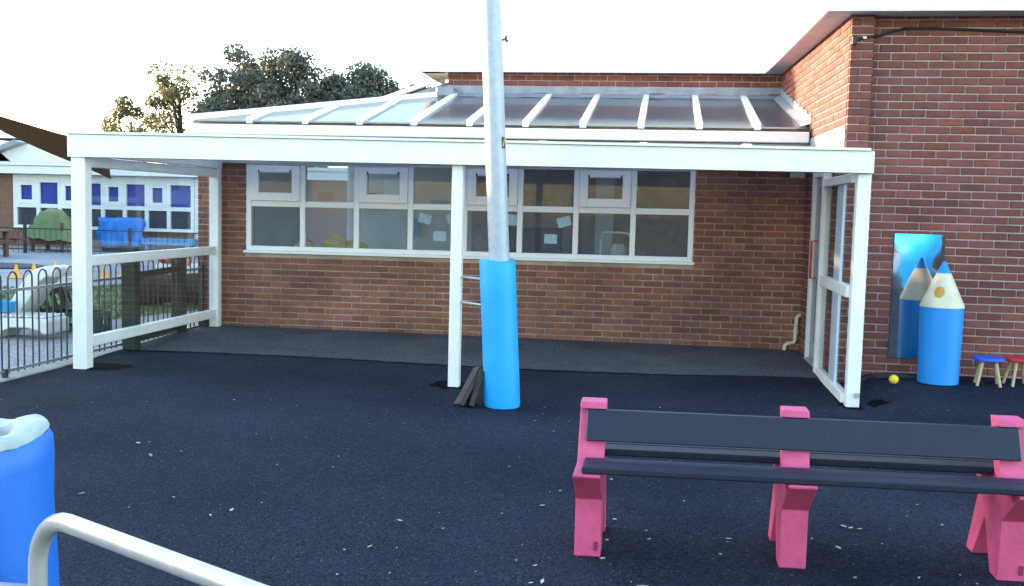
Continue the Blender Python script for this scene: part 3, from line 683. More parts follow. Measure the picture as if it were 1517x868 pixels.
# ------------------------------------------------------------------ things by the right hand wall
# acrylic mirror
mx0, mx1, mz0, mz1 = 7.203, 7.655, .209, 1.388
V = []; F = []; nx, nz_ = 10, 18
for j in range(nz_+1):
    for i in range(nx+1):
        u, v = i/nx, j/nz_; V.append((mx0+(mx1-mx0)*u, YR-.012-.0015*math.sin(u*math.pi)*math.sin(v*math.pi), mz0+(mz1-mz0)*v))
for j in range(nz_):
    for i in range(nx): a = j*(nx+1)+i; F.append((a, a+1, a+nx+2, a+nx+1))
mir = empty('play_mirror', (7.43, YR, mz0), 'wavy rectangular mirror panel fixed to the brick wall behind the pencil', 'mirror')
mesh('mirror_sheet', V, F, 'mirror', mir, True)
B().box((mx0-.006, YR-.011, mz0-.006), (mx1+.006, YR-.002, mz1+.006), .002).out('backing_board', 'black', mir)
# pencil shaped bin
pcx, pcy = 7.557, -2.22; pg = gz(pcx, pcy); R_ = .186
pen = empty('pencil_bin', (pcx, pcy, pg), 'large blue pencil-shaped bin with cream pointed top by the brick wall', 'bin')
n = 40
B().lathe((pcx, pcy, pg), [(.168, .0), (.176, .006), (R_*.955, .2), (R_, .70)], n).out('body', 'pencil_blue', pen, smooth=True)
sc_ = B()
pr = [(R_+.004, .695), (R_+.002, .71), (.062, 1.00)]
sc_.lathe((pcx, pcy, pg), pr, n).out('cone', 'cream', pen, smooth=True)
B().lathe((pcx, pcy, pg), [(.0622, 1.0), (.060, 1.003), (.012, 1.105), (.001, 1.108)], n).out('lead_tip', 'pencil_blue', pen, smooth=True)
# round ochre spot lying on the cone
t0 = -2.05; dirn = Vector((math.cos(t0), math.sin(t0), 0)); slope = Vector((-dirn.x*(R_-.062), -dirn.y*(R_-.062), .29)).normalized(); tang = Vector((-dirn.y, dirn.x, 0))
cpt = Vector((pcx, pcy, pg+.835))+dirn*(R_-(R_-.062)*(.835-.71)/.29+.004); nn = tang.cross(slope)
sp = B(); 
for k in range(20):
    t = 6.2832*k/20; q = cpt+tang*.048*math.cos(t)+slope*.055*math.sin(t); rad = Vector((q.x-pcx, q.y-pcy, 0)); rr_ = R_-(R_-.062)*(q.z-pg-.71)/.29+.003
    rad = rad.normalized()*rr_; sp.V.append(Vector((pcx+rad.x, pcy+rad.y, q.z)))
sp.V.append(cpt+dirn*.002); sp.F = [(k, (k+1) % 20, 20) for k in range(20)]
sp.out('spot', 'gold', pen)
# stools
def stool(x, y, m, label, ang):
    g0 = gz(x, y); t = empty('small_stool', (x, y, g0), label, 'stool', 'small round stools by the wall')
    B().lathe((x, y, g0), [(.125, .222), (.138, .230), (.138, .248), (.130, .256)], 28).out('seat', m, t, smooth=True)
    for k in range(3 if False else 4):
        a = ang+k*math.pi/2; dx, dy = math.cos(a), math.sin(a)
        B().tube([(x+dx*.135, y+dy*.135, g0), (x+dx*.075, y+dy*.075, g0+.226)], [.0135, .0155], 10).out('leg', 'wood', t, smooth=True)
    return t
stool(7.985, -2.22, 'blue', 'small round stool with a blue seat beside the pencil bin', .62)
stool(8.27, -2.16, 'red', 'small round stool with a red seat at the right edge', .9)
b = B(); bm_ = bmesh.new(); bmesh.ops.create_uvsphere(bm_, u_segments=24, v_segments=14, radius=.042)
bx_, by_ = 7.14, -2.38; zc = gz(bx_, by_)+.042
b.add([Vector(v.co)+Vector((bx_, by_, zc)) for v in bm_.verts], [tuple(v.index for v in f.verts) for f in bm_.faces]); bm_.free()
tag(b.out('ball', 'yellow', None, smooth=True, org=(bx_, by_, zc-.042)), 'small yellow ball on the tarmac near the brick wall', 'ball')

# ------------------------------------------------------------------ foreground: padded post and handrail
nx_, ny_ = 3.60, -9.91; g0 = gz(nx_, ny_)
npost = empty('near_padded_post', (nx_, ny_, g0), 'post wrapped in deep blue padding with pale foam top, lower left foreground', 'post')
b = B(); n = 48; R0 = .146
zz = [g0+.003, g0+.05, .2, .4, .6, .75, .88, .97, 1.005, 1.022]
for i, z in enumerate(zz):
    for k in range(n):
        t = 6.2832*k/n; r = R0*(1+.035*math.sin(t*2+1+z*2)*sm((z-.3)/.7)+.018*math.sin(5*t+z*7)*sm((z-.5)/.5)-.05*math.exp(-((t-5.75-.25*(1-z))/.07)**2)*sm((z-.2)/.4)) + (.008 if .9 < z < 1.01 else 0) + .02*(1-z)*.5
        b.V.append(Vector((nx_+(1.05-z)*.035+r*math.cos(t), ny_+r*math.sin(t), z+(.012*math.sin(2*t+.6) if z > .95 else 0))))
for i in range(len(zz)-1):
    for k in range(n): b.F.append((i*n+k, i*n+(k+1) % n, (i+1)*n+(k+1) % n, (i+1)*n+k))
b.out('vinyl_wrap', 'pad2', npost, smooth=True)
b = B(); rings = [(1.0, 1.019), (1.012, 1.028), (.985, 1.037), (.93, 1.040), (.80, 1.040), (.66, 1.038), (.58, 1.032), (.55, 1.01), (.54, .85)]
for (f_, z) in rings:
    for k in range(n):
        t = 6.2832*k/n; r = R0*f_*(1+.03*math.sin(t*2+3)+.008*math.sin(5*t+1.0)); b.V.append(Vector((nx_+r*math.cos(t), ny_+r*math.sin(t), z+.012*math.sin(2*t+.6)+.004*math.sin(7*t))))
for i in range(len(rings)-1):
    for k in range(n): b.F.append((i*n+k, i*n+(k+1) % n, (i+1)*n+(k+1) % n, (i+1)*n+k))
b.out('foam_top', 'foam', npost, smooth=True)
B().tube([(nx_-.01, ny_, .1), (nx_-.02, ny_, .99)], .062, 24).out('inner_tube', 'galv', npost, smooth=True)
hr = empty('tubular_handrail', (3.90, -10.12, gz(3.9, -10.1)), 'pale tubular metal handrail with a rounded corner, bottom left foreground', 'handrail')
HZ = .92; pa = Vector((3.845, -10.07, HZ)); pb_ = Vector((4.422, -10.38, HZ)); hd = (pb_-pa).normalized()
pts = [Vector((pa.x, pa.y, z)) for z in (-.08, .3, .6, HZ-.11)]
for k in range(1, 9):
    t = k/8*math.pi/2; pts.append(pa+Vector((0, 0, -.11))+Vector((0, 0, .11))*math.sin(t)+hd*.11*(1-math.cos(t)))
pts += [pa+hd*(.11+.3*k) for k in range(1, 6)]
B().tube(pts, .0178, 20).out('top_rail', 'tube', hr, smooth=True)
B().tube([pa+Vector((-.01, 0, -.165)), pa+Vector((-.9, -.02, -.165)), pa+Vector((-1.2, -.02, -.165))], .0175, 18).out('lower_rail', 'tube', hr, smooth=True)
pe = pa+hd*1.55
B().tube([(pe.x, pe.y, -.08), (pe.x, pe.y, HZ-.01)], .0205, 16).out('rail_leg', 'tube', hr, smooth=True)

# ------------------------------------------------------------------ bow-top fence
fn = empty('bow_top_fence', (-.58, -2.0, -.1), 'low dark bow-top metal fence left of the canopy', 'fence')
def fx(y): return -.545 + .022*y
HP = .215; y = .02; i = 0
def hoop(y):
    b = B(); w = .062; zt = .865; c = zt-w
    pts = [(fx(y-w), y-w, -.03)] + [(fx(y), y-w*math.cos(t), c+w*math.sin(t)) for t in np.linspace(0, math.pi, 9)] + [(fx(y+w), y+w, -.03)]
    return b.tube(pts, .0078, 6)
h0 = None; ys = []
while y > -6.4: ys.append(y); y -= HP
for y in ys:
    if h0 is None:
        h0 = hoop(y).out('hoop', 'fence', fn, smooth=True); y0_ = y
    else:
        c = copy_child(h0, fn); c.location = (fx(y)-fx(y0_), y-y0_, 0)
ya, yb = ys[0]+.1, ys[-1]-.1
for z in (.69, -.015):
    B().prism([(fx(ya)-.010, ya, z), (fx(ya)+.010, ya, z), (fx(ya)+.010, ya, z+.026), (fx(ya)-.010, ya, z+.026)], (fx(yb)-fx(ya), yb-ya, 0)).out('fence_rail', 'rail', fn)
for y in (-.05, -3.75, -6.3):
    B().box((fx(y)-.02, y-.02, -.13), (fx(y)+.02, y+.02, .75 if y > -1 else .02), .004).out('fence_post', 'fence', fn)
# concrete edging below the fence
B().prism([(-.66, .0, -.13), (-.50, .0, -.13), (-.50, .0, -.06), (-.66, .0, -.06)], (-.14, -8, 0)).out('edging', 'kerb', None, kind='structure', bevel=.01)
# green posts with dark rails, just inside the fence
gp = empty('green_post_rail', (-.45, -1.2, -.06), 'dark green square posts joined by dark rails beside the bow-top fence', 'barrier')
for (x, y, zt) in ((-.445, -1.92, .875), (-.565, -.62, .86)):
    z0 = gz(x, y)
    o = B().box((x-.07, y-.065, z0), (x+.07, y+.065, zt), .008).out('post', 'green_post', gp)
    B().box((x-.066, y-.061, zt+.0005), (x+.066, y+.061, zt+.012), .004).out('post_cap', 'soffit', o)
d = Vector((-.12, 1.17, 0)); a = Vector((-.452, -1.854, .70))
B().prism([a, a+Vector((.03, 0, 0)), a+Vector((.03, 0, .065)), a+Vector((0, 0, .065))], d).out('rail', 'dark', gp)
a = Vector((-.452, -1.854, .02)); B().prism([a, a+Vector((.03, 0, 0)), a+Vector((.03, 0, .085)), a+Vector((0, 0, .085))], d).out('rail', 'dark', gp)
B().box((-.50, -.24, -.01), (-.40, -.175, .12), .004).out('short_post', 'dark', gp)

# ------------------------------------------------------------------ side yard beyond the fence
def rot(c, a): c = Vector(c); R = Matrix.Rotation(a, 3, 'Z'); return lambda v: R @ (Vector(v)-c)+c
# log on the grass
lg = empty('dark_log', (-2.2, 2.9, -.1), 'thick dark brown log lying on the grass behind the fence', 'log')
pts = [(-3.05+.26*k, 2.75+.09*k, .165+.01*math.sin(k*2)) for k in range(8)]
b = B().tube(pts, [.24+.025*math.sin(k*1.9) for k in range(8)], 18)
rn = random.Random(3); b.map(lambda v: v+Vector((rn.uniform(-.012, .012), rn.uniform(-.012, .012), rn.uniform(-.012, .012)))); b.out('log_body', 'mulch', lg, smooth=True)
# white plastic play table with curved slide, blue tub, crates
tb = empty('white_play_slide', (-2.2, -.9, -.1), 'white plastic play slide with a low scalloped base on the side yard', 'slide')
b = B()
side = [(-3.2, -.10), (-3.2, .13), (-1.86, .15), (-1.83, .13), (-1.83, -.03), (-1.9, -.03), (-1.95, .01), (-2.1, .035), (-2.3, .03), (-2.42, -.02), (-2.46, -.10), (-2.72, -.10), (-2.78, -.02), (-3.0, .02)]
b.prism([(x, -1.25, z) for x, z in side], (0, .42, 0)); b.out('base', 'wplastic', tb, bevel=.018)
for k in range(6):
    x = -2.45+k*.10; B().box((x, -1.255, .148), (x+.075, -.83, .175), .012).out('rib', 'wplastic', tb)
arc = [(-2.50, .17), (-2.38, .33), (-2.27, .50), (-2.16, .62), (-2.04, .67), (-1.93, .645)]
b = B()
for k, (x, z) in enumerate(arc):
    w = .20; th = .075+.02*math.sin(k)
    nx2 = Vector((arc[min(k+1, 5)][0]-arc[max(k-1, 0)][0], 0, arc[min(k+1, 5)][1]-arc[max(k-1, 0)][1])).normalized(); pn = Vector((-nx2.z, 0, nx2.x))
    for s, t in ((-1, -1), (1, -1), (1, 1), (-1, 1)): b.V.append(Vector((x, -.75+s*w, z))+pn*th*t)
for k in range(5):
    for j in range(4): b.F.append((k*4+j, k*4+(j+1) % 4, (k+1)*4+(j+1) % 4, (k+1)*4+j))
b.F += [(3, 2, 1, 0), (20, 21, 22, 23)]; b.out('chute', 'wplastic', tb, bevel=.03, smooth=True)
tag(B().lathe((-2.63, -1.02, .178), [(.16, 0), (.19, .01), (.20, .12), (.205, .125), (.19, .13), (.18, .02)], 24, 1.1, .8).out('blue_tub', 'cyanplastic', None, smooth=True, org=(-2.63, -1.02, .178)), 'round cyan-blue tub standing on the white play slide', 'tub')
def crate(name, c, size, ang, tilt, m, label):
    L, Wd, Hh = size; t = empty(name, c, label, 'crate', 'plastic crates in the side yard'); R = Matrix.Rotation(ang, 3, 'Z') @ Matrix.Rotation(tilt, 3, 'Y'); cc = Vector(c)
    f = lambda v: R @ Vector(v)+cc
    B().box((-L/2, -Wd/2, 0), (L/2, Wd/2, .012)).map(f).out('crate_floor', m, t)
    for (sx, sy, nn_, horiz) in ((0, -1, 6, 1), (0, 1, 6, 1), (-1, 0, 4, 0), (1, 0, 4, 0)):
        b = B(); ln = L if horiz else Wd
        def q(u, z0, z1, w):
            if horiz: b.box((u-w/2, sy*(Wd/2-.008)-.008, z0), (u+w/2, sy*(Wd/2-.008)+.008, z1))
            else: b.box((sx*(L/2-.008)-.008, u-w/2, z0), (sx*(L/2-.008)+.008, u+w/2, z1))
        e = 0 if horiz else .034
        q(0, .013, .06, ln-e); q(0, Hh-.05, Hh, ln-e)
        for k in range(nn_): q(-ln/2+.03+(ln-.06)*k/(nn_-1), .061, Hh-.051, .03)
        b.map(f).out('crate_side', m, t)
crate('plastic_crate', (-2.05, -.25, -.1), (.62, .40, .24), .1, 0, 'cgreen', 'dark green plastic crate on the ground behind the white slide')
crate('plastic_crate', (-2.32, -.38, .13), (.58, .38, .26), .1, -.28, 'black', 'black slatted plastic crate tilted on top of the green crate')
# white boxes and a ride-on toy near the far building
wt = empty('white_tub_stack', (-2.1, 5.2, -.1), 'stack of white plastic tubs near the brick pier beyond the fence', 'tubs')
for k in range(3): B().lathe((-2.75+.03*k, 5.2, -.1+.2*k), [(.20, 0), (.23, .02), (.25, .17), (.27, .18), (.27, .2), (.2, .2)], 20, 1.1, .9).out('tub', 'wplastic', wt, smooth=True)
tr = empty('ride_on_toy', (-3.8, 6.2, -.1), 'red, white and orange ride-on toy seen through the fence', 'toy')
B().box((-4.35, 6.0, .12), (-3.55, 6.35, .34), .05).out('body', 'wplastic', tr); B().box((-4.3, 6.02, .345), (-3.95, 6.33, .52), .05).out('seat', 'red', tr)
B().tube([(-3.7, 6.05, .3), (-3.62, 6.05, .55), (-3.35, 6.05, .55), (-3.3, 6.05, .25)], .035, 10).out('handle', 'orange', tr)
for x in (-4.2, -3.65):
    for yy in (5.97, 6.36): B().tube([(x, yy, .03), (x, yy+.05, .03)], .13, 16).out('wheel', 'black', tr)
# cones
cone0 = None
for (x, y, lab) in ((-7.67, 6.74, 'leftmost yellow cone in the row beyond the fence'), (-7.60, 7.21, 'second yellow cone from the left beyond the fence'), (-7.6, 7.95, 'yellow cone half hidden by the top of the white slide'),
                    (-6.72, 7.26, 'yellow cone touching the left side of the canopy post'), (-6.14, 7.36, 'yellow cone just right of the canopy corner post'), (-5.84, 7.53, 'yellow cone beside the nearer dark green post')):
    if cone0 is None:
        cone0 = empty('yellow_cone', (x, y, -.1), lab, 'cone', 'yellow cones in a row')
        B().lathe((x, y, -.1), [(.085, .02), (.075, .03), (.018, .27), (.01, .275)], 16).out('cone_body', 'cone', cone0, smooth=True)
        B().box((x-.12, y-.12, -.1), (x+.12, y+.12, -.081), .006).out('cone_base', 'cone', cone0)
    else:
        c = cone0.copy(); COL.objects.link(c); c.location = (x, y, -.1); c['label'] = lab
        for ch in cone0.children: copy_child(ch, c)
b = B().lathe((-10.3, 9.6, -.1), [(1.35, 0), (1.35, .03), (1.2, .05)], 36, 1.0, .6); tag(b.out('dark_sandpit_lid', 'dark_in', None, org=(-10.3, 9.6, -.1)), 'dark round lid lying flat beyond the yellow cones', 'lid')
# draped covers
def drape(name, cx, cy, w, d, h, m, label, seed, base=.45):
    rnd = random.Random(seed); t = empty(name, (cx, cy, -.1), label, 'covered toy'); b = B(); N = 14; off = [rnd.uniform(0, 6) for _ in range(6)]
    for j in range(N+1):
        for i in range(N+1):
            u, v = i/N*2-1, j/N*2-1; r = max(abs(u), abs(v)); ang_ = math.atan2(v, u)
            prof_ = h*(1-sm((r-.35)/.65)*(1-base*.6)) ; z = prof_*(1-.12*(u*.8+.3)) + .10*h*abs(math.sin(2.5*ang_+off[0]))*r - .07*h*abs(math.sin(4*ang_+off[1]))*r + .05*h*math.sin(3*u+4*v+off[3])
            k = 1+.10*math.sin(4*ang_+off[2])*r
            b.V.append(Vector((cx+u*w/2*k, cy+v*d/2*k, -.1+z)))
    for j in range(N):
        for i in range(N): a = j*(N+1)+i; b.F.append((a, a+1, a+N+2, a+N+1))
    b.out('cover', m, t, smooth=True)
    for sx in (-1, 1):
        for sy in (-1, 1): B().box((cx+sx*w*.32-.04, cy+sy*d*.32-.04, -.1), (cx+sx*w*.32+.04, cy+sy*d*.32+.04, h*.62), .006).out('leg', 'brown', t)
    B().box((cx-w*.36, cy-d*.36, .12), (cx+w*.36, cy+d*.36, .32), .01).out('tray', 'brown', t)
drape('covered_toy', -13.05, 16.5, 1.5, 1.2, 1.25, 'tarp_green', 'toy unit under a crumpled green cover before the far windows', 4, .5)
tb2 = empty('covered_toy', (-11.72, 18.0, -.1), 'box-shaped unit under a bright blue tarpaulin before the far windows', 'covered toy')
b = B(); b.box((-12.3, 17.6, .06), (-11.12, 18.3, .92)); o = b.out('cover', 'tarp_blue', tb2)
bm_ = bmesh.new(); bm_.from_mesh(o.data); bmesh.ops.subdivide_edges(bm_, edges=bm_.edges, cuts=7, use_grid_fill=True); rn = random.Random(5)
for v in bm_.verts:
    v.co += Vector((rn.uniform(-.025, .025)+.05*math.sin(v.co.z*9), rn.uniform(-.03, .03)-.04*abs(math.sin(v.co.x*7)), rn.uniform(-.03, .03) + (.04*math.sin(v.co.x*5) if v.co.z < .3 else .02*math.sin(v.co.x*6))))
bm_.to_mesh(o.data); bm_.free()
for p in o.data.polygons: p.use_smooth = True
B().box((-12.2, 17.65, -.1), (-11.25, 18.25, .08), .01).out('base', 'black', tb2)
lt = empty('pale_blue_table', (-10.2, 18.2, -.1), 'low pale blue water table beside the blue tarpaulin', 'table')
B().box((-11.05, 17.9, .12), (-9.4, 18.5, .32), .02).out('trough', 'pale_blue', lt)
for x in (-10.9, -9.55):
    for y in (17.98, 18.42): B().box((x-.04, y-.04, -.1), (x+.04, y+.04, .12)).out('leg', 'pale_blue', lt)
tag(B().tube([(-10.66, 13.7, -.1), (-10.66, 13.7, .98)], .07, 14).out('blue_bollard', 'blue', None, smooth=True, org=(-10.66, 13.7, -.1)), 'dark blue post left of the canopy corner post', 'post')
pt = empty('picnic_table', (-12.7, 13.3, -.1), 'brown wooden picnic table at the left edge of the photograph', 'table')
for k in range(4): B().box((-13.9, 12.75+.2*k, .58), (-12.2, 12.93+.2*k, .62), .005).out('top_plank', 'brown', pt)
for x in (-13.6, -12.45):
    B().box((x-.05, 12.85, -.1), (x+.05, 12.97, .579), .005).out('leg', 'brown', pt); B().box((x-.05, 13.25, -.1), (x+.05, 13.37, .579), .005).out('leg', 'brown', pt)
    B().box((x-.049, 12.5, .25), (x+.049, 13.7, .34), .005).out('cross_beam', 'brown', pt)
for y in (12.4, 13.6): B().box((-13.9, y, .345), (-12.2, y+.2, .385), .005).out('bench_plank', 'brown', pt)
# thin mesh fence in front of the far building
mf = empty('far_bar_fence', (-12, 14.8, -.1), 'thin dark bar fence in front of the far classroom', 'fence')
bar0 = None
for k in range(58):
    x = -16.6+k*.17
    if bar0 is None: bar0 = B().tube([(x, 15.2, -.08), (x, 15.2, .62)], .008, 5).out('bar', 'fence', mf); xb = x
    else: copy_child(bar0, mf, (x-xb, 0, 0))
for z in (.60, .0): B().box((-16.7, 15.19, z), (-6.8, 15.215, z+.03)).out('fence_rail', 'fence', mf)
for x in (-16.7, -13.15, -9.9, -6.8): B().box((x-.035, 15.16, -.1), (x+.035, 15.23, .95 if x > -14 and x < -12 else .7)).out('fence_post', 'fence', mf)

# ------------------------------------------------------------------ far classroom
far = empty('far_classroom', (-13, 19, -.1), 'far low classroom with white window band and blue blinds', 'building')
FY = 19.0
B().box((-30, FY+.02, -.15), (-16.1, FY+.4, 2.25)).out('wall', 'far_brick', far); B().box((-16.1, FY+.02, -.15), (-9.8, FY+.4, .50)).out('wall', 'far_brick', far)
B().box((-8.9, FY+.02, -.15), (-2, FY+.4, 2.25)).out('wall', 'far_brick', far)
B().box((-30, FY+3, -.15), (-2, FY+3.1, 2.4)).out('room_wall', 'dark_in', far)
wf = B()
for (x0, x1, z0, z1) in ((-16.1, -9.8, .50, .60), (-16.1, -9.8, 2.0, 2.25), (-16.1, -15.98, .601, 2.0), (-9.92, -9.8, .601, 2.0), (-15.979, -9.921, 1.17, 1.30)): wf.box((x0, FY-.02, z0), (x1, FY+.08, z1), .006)
wf = wf.out('window', 'white', far)
B().box((-16.15, FY-.08, .47), (-9.75, FY-.0201, .51), .006).out('sill', 'white', wf)
fxs = [-15.98+(6.06)*k/8 for k in range(9)]
for k in range(1, 8):
    for (z0, z1) in ((.601, 1.169), (1.301, 1.999)): B().box((fxs[k]-.06, FY-.018, z0), (fxs[k]+.06, FY+.078, z1), .006).out('mullion', 'white', wf)
for k in range(8):
    a = fxs[k]+(.061 if k else .001); b_ = fxs[k+1]-(.061 if k < 7 else .001)
    B().box((a, FY+.03, .601), (b_, FY+.036, 1.169)).out('pane', 'glass', wf)
    B().box((a-.02, FY+.11, 1.25), (b_+.02, FY+.13, 1.998)).out('blind', 'blind', wf)
    if k % 2 == 0:
        c = B()
        for (p, q, r, s) in ((a, a+.14, 1.301, 1.999), (b_-.14, b_, 1.301, 1.999), (a+.14, b_-.14, 1.301, 1.43), (a+.14, b_-.14, 1.90, 1.999)): c.box((p, FY-.03, r), (q, FY+.06, s), .006)
        c.out('casement', 'white', wf); B().box((a+.14, FY+.03, 1.43), (b_-.14, FY+.036, 1.9)).out('pane', 'clear', wf)
    else: B().box((a, FY+.03, 1.301), (b_, FY+.036, 1.999)).out('pane', 'clear', wf)
dr = B()
for (x0, x1, z0, z1) in ((-9.79, -9.62, -.1, 2.24), (-9.0, -8.9, -.1, 2.24), (-9.62, -9.0, 2.1, 2.24), (-9.62, -9.0, 1.05, 1.2), (-9.62, -9.0, -.1, .0)): dr.box((x0, FY-.01, z0), (x1, FY+.07, z1), .005)
dr.out('door', 'white', far); B().box((-9.62, FY+.03, .0), (-9.0, FY+.036, 2.1)).out('door_pane', 'glass', far)
B().box((-30, FY-.45, 2.26), (-2, FY+.2, 2.52), .01).out('fascia', 'white', far); B().box((-30, FY-.52, 2.525), (-2, FY-.3, 2.62), .01).out('gutter', 'white', far)
# rooflights: a row of shallow white prisms behind the gutter
B().prism([(-30, FY-.3, 2.6), (-2, FY-.3, 2.6), (-2, FY+5, 2.75), (-30, FY+5, 2.75)], (0, 0, .05)).out('roof', 'roof_grey', far)
for (xa, xb2, xc, zt) in ((-16.9, -15.6, -18.6, 3.45), (-15.3, -13.4, -17.0, 3.35)):
    B().prism([(xc-1.2, FY+1, 2.66), (xb2-1.2, FY+1, 2.66), (xa-.9, FY+1, zt)], (0, 3, 0)).out('rooflight', 'white', far, bevel=.02)
B().prism([(-18.4, FY+.6, 2.68), (-18.1, FY+.6, 2.66), (-16.2, FY+.6, 3.32), (-16.5, FY+.6, 3.40)], (0, .4, 0)).out('roof_strut', 'lead', far)
B().prism([(-15.7, FY+.8, 2.65), (-12.6, FY+.8, 2.65), (-13.1, FY+.8, 2.82), (-14.6, FY+.8, 3.12)], (0, 2, 0)).out('rooflight', 'white', far, bevel=.02)
B().prism([(-12.4, FY+3, 2.70), (-10.0, FY+3, 2.66), (-10.0, FY+3, 3.1), (-11.9, FY+3, 3.05)], (0, .3, 0)).out('cyan_upstand', 'cyan', far)
B().box((-32, FY+6, 0), (-18.6, FY+8, 3.75)).out('rear_wall', 'maroon', far); B().box((-32.2, FY+5.6, 3.76), (-18.4, FY+8.2, 4.0)).out('rear_fascia', 'white', far)

# added block out of view on the left, keeps low sun off the ground
B().box((-26, -26, -.15), (-22, FY+.02, 4.6)).out('sun_block_wall', 'far_brick', far); B().box((-26.4, -26.4, 4.61), (-21.6, FY+.2, 5.0), .02).out('sun_block_fascia', 'white', far)
# ------------------------------------------------------------------ shade sail
P0, P1, P2 = Vector((-2.95, -2.0, 2.65)), Vector((-.85, -1.5, 2.05)), Vector((-3.02, 2.2, 1.81))
N = 14; V = []; idx = {}; F = []
for i in range(N+1):
    for j in range(N+1-i):
        a, b_, c = i/N, j/N, 1-i/N-j/N; p = P0*a+P1*b_+P2*c
        edge = 27*a*b_*c; p = p+(P0+P1+P2)/3*0+Vector((0, 0, -.10*edge))
        cen = (P0+P1+P2)/3; p = p+(cen-p)*.22*(a*b_+b_*c+a*c)*(1-edge); idx[i, j] = len(V); V.append(p)
for i in range(N):
    for j in range(N-i):
        F.append((idx[i, j], idx[i+1, j], idx[i, j+1]))
        if i+j < N-1: F.append((idx[i+1, j], idx[i+1, j+1], idx[i, j+1]))
nV = len(V); V += [v+Vector((0, 0, .006)) for v in V]; F += [tuple(k+nV for k in f[::-1]) for f in F]
tag(mesh('shade_sail', V, F, 'canvas', None, True, org=P1), 'brown triangular shade sail at the top left behind the canopy corner', 'shade sail')

# ------------------------------------------------------------------ trees
def tree(x, y, H, cr, ncl, leaves, ls, seed, label, m='leaf', name='broadleaf_tree', trunkh=.35, flat=1.0, sx=1.0):
    rnd = random.Random(seed); rg = np.random.default_rng(seed); t = empty(name, (x, y, -.2), label, 'tree', 'trees behind the buildings')
    b = B(); th = H*trunkh
    top = Vector((x+rnd.uniform(-.3, .3), y, H*.80))
    b.tube([(x, y, -.2), (x+rnd.uniform(-.1, .1), y, th*.5), (x+rnd.uniform(-.15, .15), y, th), top], [.26*H/10, .22*H/10, .18*H/10, .05], 8)
    tips = []
    cz = H-cr*flat
    for k in range(ncl):
        while True:
            v = Vector((rnd.uniform(-1, 1), rnd.uniform(-1, 1), rnd.uniform(-1, 1)))
            if .30 < v.length < 1: break
        p = Vector((x+v.x*cr*sx*.92, y+v.y*cr*.9, cz+v.z*cr*flat*.95)); tips.append((p, rnd.uniform(.55, 1.15)))
    for k in range(min(22, ncl)):
        p = tips[k][0]; s = Vector((x+rnd.uniform(-.1, .1), y, max(th*.8, p.z-cr*flat*rnd.uniform(.5, .95)))); mid = s.lerp(p, .5)+Vector((0, 0, -.15))
        b.tube([s, mid, p], [.075*H/10, .05*H/10, .012], 5)
    b.out('trunk', 'bark', t, smooth=True)
    n = leaves; ci = rg.integers(0, len(tips), n); C = np.array([tuple(p) for p, r in tips]); Rr = np.array([r for p, r in tips])
    d = rg.normal(size=(n, 3)); d /= np.linalg.norm(d, axis=1)[:, None]; rad = Rr[ci]*cr*.27*np.cbrt(rg.random(n))
    pos = C[ci]+d*rad[:, None]*np.array([1.15, 1, .8])
    a = rg.normal(size=(n, 3)); a /= np.linalg.norm(a, axis=1)[:, None]; q = rg.normal(size=(n, 3)); q -= a*(a*q).sum(1)[:, None]; q /= np.linalg.norm(q, axis=1)[:, None]
    s = ls*rg.uniform(.6, 1.3, n)[:, None]
    Vv = np.empty((n, 4, 3)); Vv[:, 0] = pos-a*s; Vv[:, 1] = pos+q*s*.55; Vv[:, 2] = pos+a*s; Vv[:, 3] = pos-q*s*.55
    org = np.array(WL[t.name]); Vv = Vv.reshape(-1, 3)-org
    me = bpy.data.meshes.new('crown'); me.vertices.add(n*4); me.vertices.foreach_set('co', Vv.ravel()); me.loops.add(n*4); me.loops.foreach_set('vertex_index', np.arange(n*4, dtype=np.int32))
    me.polygons.add(n); me.polygons.foreach_set('loop_start', np.arange(0, n*4, 4, dtype=np.int32)); me.update(calc_edges=True); me.materials.append(M[m])
    o = bpy.data.objects.new('crown', me); COL.objects.link(o); o.parent = t; WL[o.name] = WL[t.name]
    return t
tree(-26.2, 45, 7.6, 2.0, 22, 5500, .10, 11, 'leftmost small olive tree with sparse crown above the canopy', 'leaf2', sx=.9, flat=1.5)
tree(-23.2, 45, 9.6, 2.9, 34, 7500, .105, 12, 'sparse tree with a visible trunk left of the dense trees', 'leaf2', flat=1.15, trunkh=.55)
tree(-19.3, 46, 10.6, 3.1, 72, 25000, .115, 13, 'tallest dense dark tree, with an upright tip, left of centre', 'leaf', flat=1.1)
tree(-15.9, 45, 10.3, 3.2, 76, 28000, .115, 14, 'dense dark rounded tree in the middle of the row', 'leaf', flat=1.1)
tree(-12.3, 46, 9.6, 2.9, 66, 22000, .115, 15, 'dense dark tree at the right end of the row', 'leaf', flat=1.1)
tree(-8.6, 48, 9.6, 2.4, 40, 12000, .115, 16, 'tree peeping over the roof beside the white verge', 'leaf', flat=1.1)
tree(-3.9, 47, 11.5, 1.5, 16, 900, .12, 17, 'tall thin treetop just visible right of the steel pole', 'leaf', flat=1.3)
tree(-21.4, 50, 8.0, 3.0, 46, 13000, .115, 18, 'shadowed tree filling the gap behind the sparse tree', 'leaf', flat=1.0)

